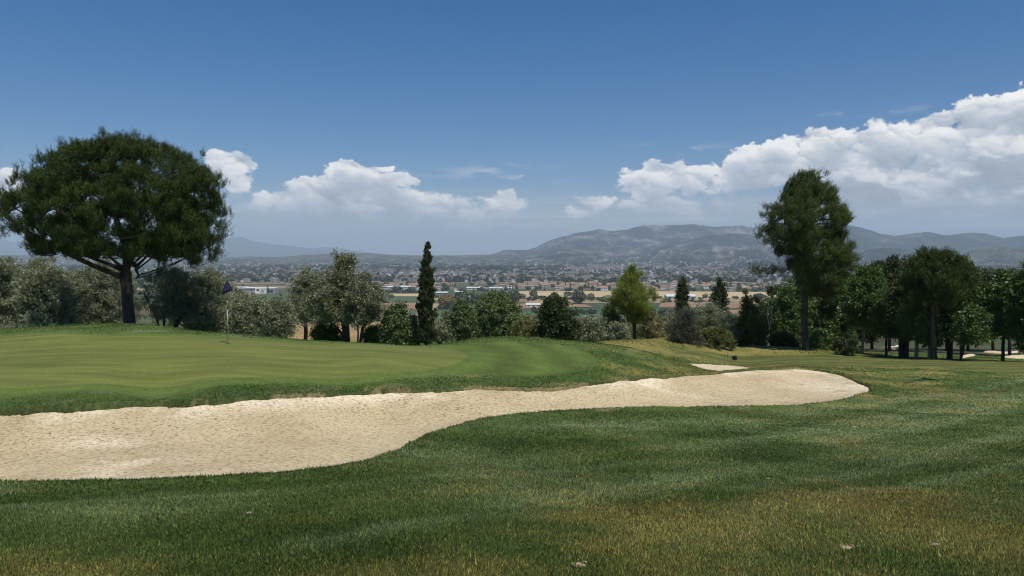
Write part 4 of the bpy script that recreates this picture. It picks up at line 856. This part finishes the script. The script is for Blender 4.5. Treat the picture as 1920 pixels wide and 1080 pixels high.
# ------------------------------------------------------------------ trees out on the plain, one by one
r_ = np.random.RandomState(77)
PT = []
for k in range(5):
    V, Fq, rn = puff_mesh(r_, 420, .8, .17); PT.append([meshdata('crown', V, Fq, LM[m], False, fl=dict(rnd=rn)) for m in ('dark', 'oak', 'rust')])
tk = MB(); tk.tube([(0, 0, -.2), (0.02, 0, .3), (0, .02, .8)], [.09, .07, .04], 6); TRK = tk.data('trunk', BK_['dark'])
V, Fq, rn = puff_mesh(r_, 260, 2.6, .30); V[:, 0] *= (1.05 - V[:, 2] / 6.5); V[:, 1] *= (1.05 - V[:, 2] / 6.5); CYP = meshdata('crown', V, Fq, LM['cypress'], False, fl=dict(rnd=rn))
def far_tree(px, py, w, h, label, group=None, mat=0, cyp=False):
    p = gp(px, py); s = p[1] / F; root = empty('cypress_tree' if cyp else 'field_tree', p); tag(root, label, 'tree', group)
    c = obj('crown', CYP if cyp else PT[r_.randint(5)][mat], root); W_m = w * s / 2; Hm = h * s
    if cyp: c.scale = (W_m, W_m, Hm / 5.4)
    else: c.scale = (W_m, W_m, Hm / 1.75); c.location = (0, 0, .04 * Hm); t = obj('trunk', TRK, root); t.scale = (Hm * .6, Hm * .6, Hm * .4)
    root.rotation_euler = (0, 0, r_.uniform(0, 6)); return root
for (a, b, w, h, lb, mt) in [(1085,569,30,25,'large dark isolated tree on the ploughed field',0), (1040,558,14,10,'small dark tree at the edge of the wheat field, left of the isolated tree',0), (1065,556,18,9,'low tree on the wheat field edge nearest the isolated tree',0), (1000,556,16,12,'round dark tree near the left end of the wheat field',0),
        (838,578,34,26,'large tree with yellowing leaves right of the slender cypress',2), (865,576,34,28,'dark tree touching the yellowing tree',0), (885,570,34,22,'dark tree second to the right of the yellowing tree',0), (945,568,34,24,'dark spreading tree at the right of the dark belt',0), (965,566,26,22,'dark tree ending the dark belt before the wheat field',0),
        (1140,566,30,12,'low broad bush mass at the field edge left of the young pine',1), (1425,560,22,10,'dark round tree on the wheat field edge left of the windswept pine',0), (770,548,20,9,'dark tree before the white hangar',0), (745,546,22,10,'dark tree left of the white hangar',0)]:
    far_tree(a, b, w, h, lb, None, mt)
g1 = 'small dark trees along the housing strip'
for i in range(150): far_tree(r_.uniform(600, 1530), r_.choice([547, 545, 543, 541, 538, 535]) + r_.uniform(-.5, .5), r_.uniform(5, 13), r_.uniform(4, 9), 'small dark tree among the clay-roofed houses beyond the wheat field', g1, 0)
g2 = 'cypresses along the housing strip'
for i in range(46): far_tree(r_.uniform(620, 1500), r_.uniform(535, 548), r_.uniform(2.2, 4), r_.uniform(8, 17), 'thin dark cypress rising above the far clay-roofed houses', g2, 0, True)
g3 = 'trees between the far fields'
for i in range(70): far_tree(r_.choice([r_.uniform(700, 1000), r_.uniform(1000, 1500)]), r_.choice([558, 560, 583, 596]) + r_.uniform(-1, 1), r_.uniform(6, 18), r_.uniform(4, 9), 'dark low tree between the far fields', g3, 1)
# ------------------------------------------------------------------ flagstick, box, stake, rake, turf scrapes
def onground(px, py, d0=3): g = ground_pt([px], [py], d0)[0]; return np.array([g[0], g[1], float(terrain(g[:1], g[1:])[0][0])])
P = onground(427.5, 645); FH = float((645 - 526) / F * P[1]) * 1.0
root = empty('flagstick', P); tag(root, 'thin banded flagstick with a limp dark blue flag on the putting green', 'golf flag')
wm = simple('pole_white', (.50, .50, .46), .4, .05); bm = simple('pole_black', (.015, .015, .02), .4, .1); fm = simple('flag_cloth', (.006, .008, .045), .8, .35, 3, .3)
mb = MB(); segs = [0, .16, .35, .52, .60, .74, 1.0]; pz = [(-.08, .27, 1), (.27, .66, 0), (.66, .78, 1), (.78, .98, 0), (.98, 1.16, 0)]
cuts = [(-.1, .19, 1), (.19, .545, 0), (.545, .60, 1), (.60, .69, 0), (.69, .76, 1), (.76, 1.0, 0)]
for (a, b, c) in cuts: mb.tube([(0, 0, a * FH), (0, 0, b * FH)], .010, 10, m=c)
mb.tube([(0, 0, FH), (0, 0, FH + .03)], [.018, .010], 10, m=1)
obj('pole', mb.data('pole', [wm, bm], True), root)
# limp cloth: folds fanning down from the top of the pole
n, k = 26, 40; V = []
for i in range(n):
    t = i / (n - 1)
    for j in range(k):
        s = j / (k - 1); a = s * 2 * math.pi; w = (.015 + .165 * t ** .85) * (1 - .35 * ss(.82, 1, np.array(t))); fold = 1 + .28 * math.sin(3 * a + 1.2 * t) + .12 * math.sin(7 * a)
        x = math.cos(a) * w * fold - .02 * t; y = math.sin(a) * w * .42 * fold - .01; z = FH * 1.0 - .01 - .41 * t - .07 * t * (math.cos(a) < -.3) * abs(math.cos(a)) + .06 * t * max(0, math.cos(a))
        V.append((x, y, z))
i0 = np.arange(n * k).reshape(n, k); q = np.stack([i0[:-1, :-1], i0[:-1, 1:], i0[1:, 1:], i0[1:, :-1]], -1).reshape(-1, 4)
obj('flag', meshdata('flag', V, q, fm, True), root)
mb = MB(); mb.tube([(0, 0, -.1), (0, 0, .012)], [.054, .054], 20); obj('cup', mb.data('cup', [bm]), root)

P = onground(1377, 674.5, 33); root = empty('marker_box', P); tag(root, 'small black box-shaped marker standing on the far fairway', 'marker box')
black = simple('black_plastic', (.008, .009, .010), .35, .2)
mb = MB(); mb.box(-.135, .135, -.10, .10, .03, .245); mb.box(-.12, .12, -.085, .085, .245, .262); mb.box(-.15, .15, -.115, .115, 0, .03); obj('casing', mb.data('casing', [black]), root)
mb = MB(); mb.tube([(-.05, 0, .26), (-.05, 0, .285), (.05, 0, .285), (.05, 0, .26)], .008, 6); obj('handle', mb.data('handle', [black]), root)
P = onground(1364.5, 672, 33); root = empty('marker_stake', P); tag(root, 'thin dark stake with a pale tip left of the small black box', 'stake')
mb = MB(); mb.tube([(0, 0, -.1), (.01, 0, .62)], [.014, .012], 8); obj('post', mb.data('post', [simple('stake_wood', (.06, .045, .025), .8)]), root)
mb = MB(); mb.tube([(.01, 0, .62), (.01, 0, .70)], [.03, .024], 8); obj('cap', mb.data('cap', [simple('stake_cap', (.6, .55, .4), .6)]), root)
# bunker rake lying in the grass
A = onground(1705, 718); B = onground(1741, 714.5); A[2] += .05; B[2] += .06
root = empty('bunker_rake', A); tag(root, 'dark bunker rake lying in the grass right of the bunker', 'rake')
D = B - A; L = np.linalg.norm(D); D /= L; S = np.cross(D, [0, 0, 1]); S /= np.linalg.norm(S)
mb = MB(); mb.tube([-.25 * D * L, D * L * .5 + [0, 0, .01], D * L], .018, 8); obj('handle', mb.data('handle', [black], True), root)
mb = MB(); h0 = D * L; mb.tube([h0 - S * .28, h0 + S * .28], .022, 8)
for t in np.linspace(-.26, .26, 13): mb.tube([h0 + S * t, h0 + S * t + D * .03 + np.array([0, 0, -.07])], [.008, .004], 5)
obj('rake_head', mb.data('rake_head', [black]), root)
soil = simple('dry_soil', (.34, .28, .17), .95, .25, 20, .5)
SC = [(1083,1064,.030,'pale sandy scrape in the turf at the bottom middle, the largest one'), (1588,1040,.024,'pale dry scrape in the turf near the bottom right'), (1752,1034,.016,'small pale scrape right of the dry scrape near the bottom right'), (466,964,.020,'single pale scrape in the dark turf at the lower left'), (1603,803,.045,'thin pale scrapes in the turf below the right end of the bunker'), (1440,901,.014,'tiny pale chip of soil in the turf at the lower right middle')]
for i, (a, b, w, lb) in enumerate(SC):
    p = onground(a, b); r_ = np.random.RandomState(i); n = 16; m = 5; V = [(0, 0, .15 * w)]
    for j in range(1, m):
        for k in range(n):
            th = 2 * math.pi * k / n; rr = w * j / (m - 1) * (1 + .5 * (float(vnoise(np.array(3 + math.cos(th) * 1.5 + i), np.array(5 + math.sin(th) * 1.5))) - .5) * 2); V.append((rr * math.cos(th) * 1.5, rr * math.sin(th) * .8, .15 * w * (1 - (j / (m - 1)) ** 2) - .006 * (j == m - 1) + r_.uniform(-.1, .1) * w))
    fs = [(0, 1 + k, 1 + (k + 1) % n) for k in range(n)]; q = [(1 + j * n + k, 1 + (j + 1) * n + k, 1 + (j + 1) * n + (k + 1) % n, 1 + j * n + (k + 1) % n) for j in range(m - 2) for k in range(n)]
    mb = MB(); mb.add(V, fs + q)
    for k in range(7):
        c = r_.uniform(-1, 1, 2) * w * 1.6; s = r_.uniform(.08, .25) * w; mb.box(-s, s, -s * .7, s * .7, 0, s * 1.2, rot=r_.uniform(0, 3), c=(c[0], c[1], .004))
    o = obj('turf_scrape', mb.data('turf_scrape', [soil])); o.location = p + np.array([0, 0, .018]); tag(o, lb, 'scrape')

# ------------------------------------------------------------------ buildings one can point to on the plain
def bld(name, label, px, py, parts, cat='building', rot=0):
    root = empty(name, gp(px, py)); root.rotation_euler = (0, 0, rot); tag(root, label, cat)
    for (pn, fn, ms) in parts:
        mb = MB(); fn(mb); obj(pn, mb.data(pn, ms), root)
    return root
u = (CAMZ - PLAIN) / (549 - HOR)        # metres per photo pixel at that distance
def many(*b): return lambda mb: [mb.box(*q) for q in b]
METAL = simple('pale_metal_roof', (.62, .64, .66), .5, .05, .2)
bld('modern_building', 'modern white and grey building with flat roofs behind the flagstick', 485, 550, [
    ('grey_wing', many((-36 , 14, 0, 30, 0, 13)), [GREYW]), ('white_wing', many((-7, 21, -9, -.02, 0, 15.5)), [WHITE]),
    ('window', many((-3, 3.5, -9.2, -8.98, 6.2, 11.5)), [GLASSD]), ('window', many((7, 17, -9.2, -8.98, 2.2, 8.6)), [GREYW]),
    ('lettering', many((8, 8.9, -9.2, -8.98, 10.5, 13.2), (9.6, 12, -9.2, -8.98, 10.5, 11.2), (9.6, 12, -9.2, -8.98, 12, 12.6), (13, 15.4, -9.2, -8.98, 10.5, 12.2), (16.4, 17.2, -9.2, -8.98, 10.5, 13), (18, 20, -9.2, -8.98, 10.5, 12.4)), [GLASSD]),
    ('roof', many((-37, 16, -2, 34, 13.01, 14.6), (16.01, 40, 2, 34, 12.5, 14.2), (-70, -37.01, 8, 30, 12.2, 16.2)), [WHITE]), ('annex', many((21.01, 40, 3, 30, 0, 12.45), (-68, -37.2, 10, 28, 0, 12.1)), [GREYW]),
    ('window', many((-22, -18, -.2, .1, 6, 9), (24, 36, 2.8, 3.1, 2, 8)), [GLASSD])])
bld('farm_building', 'long cream farm building behind the modern white building', 470, 544.5, [('wall', many((-30, 34, 0, 14, 0, 7)), [simple('cream_wall', (.55, .52, .38), .8)]), ('roof', many((-31, 35, -1, 15, 7.01, 8)), [METAL])])
for a, b in ((480.5, 549), (502.5, 551), (455, 549.5)):
    pass
for (a, b, w, h, lb) in [(455.5,546.5,10,16,'dark pointed cypress left of the modern white building'), (501.5,551.5,5,20,'narrow dark cypress right in front of the modern white building')]: far_tree(a, b, w, h, lb, None, 0, True)
far_tree(448, 551, 14, 9, 'small yellow tree left of the pointed cypress', None, 2)
def shed(label, px, py, w, h, d=18, wall=GREYW, win=6, base=None):
    Y = gp(px, py)[1]; k = Y / F; W2 = w * k / 2; H = h * k
    bld('long_shed', label, px, py, [('wall', many((-W2, W2, 0, d, 0, H * .62)), [wall]),
        ('roof', lambda mb: mb.add([(-W2 - 1, -1, H * .62 + .01), (W2 + 1, -1, H * .62 + .01), (W2 + 1, d + 1, H * .62 + .01), (-W2 - 1, d + 1, H * .62 + .01), (-W2 - 1, d / 2, H), (W2 + 1, d / 2, H)], [(0, 1, 5, 4), (2, 3, 4, 5), (1, 2, 5), (3, 0, 4), (0, 3, 2, 1)]), [METAL])] +
        [('window', many((-W2 + (i + .25) * 2 * W2 / win, -W2 + (i + .75) * 2 * W2 / win, -.1, .05, H * .2, H * .45)), [GLASSD]) for i in range(win)])
shed('long grey shed with a pale metal roof at the edge of the wheat field', 1278, 562, 54, 10, 26, GREYW, 5)
shed('long white hall with a row of dark windows, right of the cypress tip', 887, 543, 24, 5, 20, WHITE, 8)
shed('wide blue-grey greenhouse hall right of the long white hall', 930, 543.5, 58, 5, 30, GREYW, 10)
shed('low white-roofed hall right beside the slender cypress', 828, 552, 20, 5, 16, GREYW, 4)
shed('small white-roofed shed between the dark trees', 860, 550, 14, 4, 14, GREYW, 3)
shed('long white warehouse left of the slender cypress', 748, 542, 60, 6, 26, WHITE, 8)
shed('white-roofed barn low on the ploughed field', 1000, 576, 26, 7, 26, WHITE, 3)
far_bl = [(1166, 521, 4.5, 8, 'narrow white tower standing apart in the far town', WHITE), (1293, 514, 10, 5.5, 'cream hospital block with stepped roofline in the far town', WALLS[3]), (1308, 513.5, 12, 5, 'cream wing joined to the stepped hospital block', WALLS[3]), (851, 520, 10, 6, 'pale block at the left of the far town beside the cypress', WALLS[3])]
for (a, b, w, h, lb, m) in far_bl:
    Y = gp(a, b)[1]; k = Y / F; mb = MB(); block(mb, w * k, 18, h * k, 0, 7); o = obj('tower_block' if w < 6 else 'hospital_block', mb.data('block', [m, GLASSD])); o.location = gp(a, b); tag(o, lb, 'building')
SKIP_HAZE = False
EXPO = 0.0
# ------------------------------------------------------------------ sky, sun, clouds, haze
def wcell(x, y, seed=0, k=9.0):
    """smooth nearest-cell distance and offset (no creases)"""
    xi = np.floor(x).astype(np.int64); yi = np.floor(y).astype(np.int64)
    S = 1e-9; bx = 0; by = 0
    for a in (-1, 0, 1):
        for b in (-1, 0, 1):
            cx = xi + a; cy = yi + b
            px = x - (cx + _T[(cx + seed * 19) & 255, (cy + seed * 7) & 255]); py = y - (cy + _T[(cx + 101 + seed * 3) & 255, (cy + 57) & 255])
            w = np.exp(-k * (px * px + py * py)); S = S + w; bx = bx + w * px; by = by + w * py
    return np.sqrt(np.clip(-np.log(S) / k, 0, 4)), bx / S, by / S
def cloud_arrays():
    W, H = 2300, 460; A0 = math.radians(62); E1 = .30; E0 = -.02
    a = np.linspace(-A0, A0, W)[None, :] + np.zeros((H, 1)); e = np.linspace(E0, E1, H)[:, None] + np.zeros((1, W))
    U = a * F; V = e * F          # photo-like pixels from the horizon
    u = U + (fbm(U / 48, V / 40, 6, .6) - .5) * 46; v = V + (fbm(U / 48 + 50, V / 40 + 20, 6, .6) - .5) * 34
    P = [(434,314,32,24),(446,340,22,18),(8,345,26,20),(-40,350,50,30),
         (650,335,48,26),(620,352,60,26),(560,376,60,14),(690,366,80,24),(722,316,15,5),(770,372,50,20),(845,382,48,18),(945,384,52,20),(600,396,130,13),(800,398,140,13),(540,388,60,12),(728,340,46,9),
         (1240,328,66,30),(1210,345,50,28),(1300,345,60,30),(1125,380,52,15),(1080,398,40,12),(1250,385,110,14),
         (1500,268,62,26),(1560,272,60,30),(1450,292,70,30),(1400,320,90,36),(1560,325,130,50),(1640,290,90,38),(1690,262,70,30),(1640,258,34,14),(1750,248,70,32),(1822,210,46,24),(1895,208,56,28),(1780,245,90,30),(1880,248,100,40),(1850,310,150,52),(1720,340,160,44),(1748,220,26,9),(1950,290,160,90),(2100,260,200,110),(2300,300,220,100),(2600,340,240,60),
         (1700,372,260,34),(1500,378,200,24),(1880,375,220,46),(1340,392,150,14),(1815,202,40,22),(1850,212,60,20),(1905,196,44,22),(1780,228,60,18),(-250,370,150,30),(-500,350,160,40),(-800,370,200,30)]
    Fd = np.full(U.shape, -9.); 
    for (px, py, rx, ry) in P:
        aa = math.atan((px - 960) / F) * F; ee = (HOR - py) * math.cos(aa / F)
        dv = (v - ee) / ry; dv = np.where(dv < 0, dv * .7, dv); f = 1 - ((u - aa) / rx) ** 2 - dv ** 2
        Fd = np.maximum(Fd, np.clip(f, -3, 1)) + .06 * np.clip(f, 0, 1)
    L = np.array([.30, .80, .42]); L = L / np.linalg.norm(L)
    sh = 0; bil = 0; rel = 0
    for i, (s, wgt, ws) in enumerate([(60, .42, .50), (27, .28, .30), (12, .18, .17), (5.6, .12, .09)]):
        d, bx, by = wcell(u / s, v / (s * .84), i + 1); d = np.clip(d, 0, 1)
        bil = bil + wgt * (1 - d); nz = np.sqrt(np.clip(1 - (d * 1.05) ** 2, .02, 1)); sh = sh + ws * (bx * L[0] * 1.3 + by * L[1] * 1.3 + nz * L[2])
    T = Fd * .85 + (bil - .58) * 2.2 + (fbm(U / 70, V / 36, 4) - .5) * 1.5 + .38 * ss(60, -60, U)
    soft = .25 + .8 * ss(135, 60, V) + .3 * ss(.5, .7, fbm(U / 70 + 3, V / 30, 3)); alpha = np.clip(T / soft, 0, 1); alpha = alpha * alpha * (3 - 2 * alpha)
    def blur(x, n, ax):
        k = np.ones(n) / n; return np.apply_along_axis(lambda r: np.convolve(np.pad(r, (n // 2, n - 1 - n // 2), mode='edge'), k, 'valid'), ax, x)
    thick = np.clip(T + .05, 0, 2.2)
    above = blur(blur(np.cumsum((thick * alpha)[::-1], axis=0)[::-1] / 58.0, 25, 1), 9, 0)
    # blobs of cloud in front stand in the sun again
    front = ss(.50, .68, fbm(U / 62 + 11, V / 34 + 2, 4)); sunny = np.exp(-np.maximum(above - .12, 0) * 1.7); sunny = np.maximum(sunny, front * .7 * ss(40, 90, V))
    lit = np.clip(.30 + 1.15 * sh, 0, 1.2)
    lum_ = .40 + .14 * (1 - np.clip(above / 3, 0, 1)) + .56 * sunny * lit + .16 * (sh - .3)
    lay = fbm(U / 150 + 7, V / 12 + 3, 4); low = ss(125, 60, V) * ss(-400, 200, U); lum_ = lum_ * (1 - low * .5) + low * .5 * (.50 + .30 * ss(.45, .65, lay))
    lum_ = np.clip(lum_, .3, 1.12); warm = ss(.6, 1.0, lum_)
    band = fbm(U / 240, V / 13, 5); base_v = ss(132, 78, V + 26 * (fbm(U / 60, V / 30 + 4, 4) - .5)) * ss(-10, 22, V)
    veil = base_v * (.45 + .45 * ss(.40, .64, band)) * .80 * (.68 + .32 * ss(-500, 300, U)); vl = .56 + .20 * ss(.4, .65, fbm(U / 90 + 4, V / 9, 5))
    cw = fbm(U / 46 + 5 + fbm(U / 30, V / 12, 3) * 1.5, V / 12 + 2, 5); cir = ss(.50, .74, cw) * (np.exp(-(((U + 10) / 90) ** 2 + ((V - 150) / 18) ** 2)) + .5 * np.exp(-(((U - 300) / 90) ** 2 + ((V - 192) / 10) ** 2)) + .4 * np.exp(-(((U - 640) / 110) ** 2 + ((V - 240) / 6) ** 2)) + .4 * np.exp(-(((U + 180) / 60) ** 2 + ((V - 155) / 8) ** 2))) * .55
    al = np.maximum(veil, cir); Lv = np.where(cir > veil, .80, vl); ca = alpha * (.97 - .45 * ss(80, 25, V))
    A = 1 - (1 - ca) * (1 - al); Lm = (lum_ * ca + Lv * al * (1 - ca)) / (ca + al * (1 - ca) + 1e-4)
    A = A * ss(E0 * F, 6, V) * ss(0, 40, (E1 * F - V))
    w = warm[..., None]; rgb = Lm[..., None] * (np.array([.88, .95, 1.05]) * (1 - w) + np.array([1.02, 1.0, .97]) * w)
    return rgb, A, A0, E0, E1
def build_clouds():
    rgb, A, A0, E0, E1 = cloud_arrays(); H, W = A.shape
    img = bpy.data.images.new('cloud_map', W, H, alpha=True, float_buffer=True); img.colorspace_settings.name = 'Non-Color'; img.alpha_mode = 'CHANNEL_PACKED'
    px = np.concatenate([np.clip(rgb, 0, 2), A[..., None]], -1).astype(np.float32); img.pixels.foreach_set(px.ravel()); img.update(); img.pack()
    return img, A0, E0, E1
SUN_EL, SUN_AZ = R(65), R(150)     # bearing clockwise from +Y (view direction)
def build_world():
    w = bpy.data.worlds.new("World"); C.world = w; w.use_nodes = True; nt = w.node_tree; bg = nt.nodes['Background']
    sky = nt.nodes.new('ShaderNodeTexSky'); sky.sky_type = 'NISHITA'; sky.sun_disc = False; sky.sun_elevation = SUN_EL; sky.sun_rotation = SUN_AZ
    sky.altitude = 700; sky.air_density = 1.0; sky.dust_density = .4; sky.ozone_density = 3.0
    img, A0, E0, E1 = build_clouds()
    tc = nt.nodes.new('ShaderNodeTexCoord'); sx = nt.nodes.new('ShaderNodeSeparateXYZ'); nt.links.new(tc.outputs['Generated'], sx.inputs[0])
    def M(op, a, b=None, c=None):
        n = nt.nodes.new('ShaderNodeMath'); n.operation = op
        for i, v in enumerate((a, b, c)):
            if v is None: continue
            if isinstance(v, (int, float)): n.inputs[i].default_value = v
            else: nt.links.new(v, n.inputs[i])
        return n.outputs[0]
    az = M('ARCTAN2', sx.outputs[0], sx.outputs[1]); hy = M('SQRT', M('ADD', M('MULTIPLY', sx.outputs[0], sx.outputs[0]), M('MULTIPLY', sx.outputs[1], sx.outputs[1])))
    e = M('DIVIDE', sx.outputs[2], M('MAXIMUM', hy, .001))
    u = M('PINGPONG', M('MULTIPLY_ADD', az, 1 / (2 * A0), .5), 1.0); v = M('MINIMUM', M('MAXIMUM', M('MULTIPLY_ADD', e, 1 / (E1 - E0), -E0 / (E1 - E0)), .001), .999)
    cb = nt.nodes.new('ShaderNodeCombineXYZ'); nt.links.new(u, cb.inputs[0]); nt.links.new(v, cb.inputs[1])
    it = nt.nodes.new('ShaderNodeTexImage'); it.image = img; it.extension = 'EXTEND'; it.interpolation = 'Cubic'; nt.links.new(cb.outputs[0], it.inputs[0])
    hs = nt.nodes.new('ShaderNodeHueSaturation'); hs.inputs['Saturation'].default_value = SKY_SAT; nt.links.new(sky.outputs[0], hs.inputs['Color'])
    br = mix(nt, it.outputs[0], (CLOUD, CLOUD, CLOUD), 1.0, 'MULTIPLY')
    c = mix(nt, mix(nt, hs.outputs[0], (1.0, .95, 1.04), 1.0, 'MULTIPLY'), br, it.outputs[1]); nt.links.new(c, bg.inputs[0]); bg.inputs[1].default_value = SKY_ST
    w.cycles.sampling_method = 'MANUAL'; w.cycles.sample_map_resolution = 512
SKY_SAT, CLOUD, SKY_ST = 1.50, 13.2, .078
build_world()
sun = bpy.data.lights.new('sun', 'SUN'); sun.energy = 4.2; sun.angle = R(.53); sun.color = (1, .94, .84)
so = bpy.data.objects.new('sun', sun); COL.objects.link(so); so.location = (60, -60, 120)
so.rotation_euler = (math.pi / 2 - SUN_EL, 0, math.pi - SUN_AZ)
from mathutils import Vector
sd_ = Vector((math.sin(SUN_AZ) * math.cos(SUN_EL), math.cos(SUN_AZ) * math.cos(SUN_EL), math.sin(SUN_EL)))
so.rotation_euler = sd_.to_track_quat('Z', 'Y').to_euler()
if not SKIP_HAZE:
    m = bpy.data.materials.new('haze_air'); m.use_nodes = True; nt = m.node_tree; nt.nodes.remove(nt.nodes['Principled BSDF'])
    pv = nt.nodes.new('ShaderNodeVolumePrincipled'); pv.inputs['Density'].default_value = 6.2e-5; pv.inputs['Color'].default_value = (.68, .84, 1.0, 1); pv.inputs['Anisotropy'].default_value = 0.0
    nt.links.new(pv.outputs[0], nt.nodes['Material Output'].inputs['Volume'])
    hb = MB(); hb.box(-46000, 46000, -46000, 46000, -101, 1150); o = obj('haze', hb.data('haze', m)); tag(o, 'pale blue summer haze over the plain, town and mountains', 'haze', kind='stuff')
C.cycles.volume_bounces = 1; C.cycles.max_bounces = 6; C.cycles.diffuse_bounces = 3; C.cycles.glossy_bounces = 1; C.cycles.transmission_bounces = 3; C.cycles.transparent_max_bounces = 4
C.cycles.filter_width = 1.1; C.cycles.use_denoising = True; C.cycles.denoiser = 'OPENIMAGEDENOISE'; C.cycles.use_adaptive_sampling = False
C.cycles.sample_clamp_indirect = 6
C.view_settings.view_transform = 'Standard'; C.view_settings.look = 'None'; C.view_settings.gamma = 1; C.view_settings.exposure = EXPO
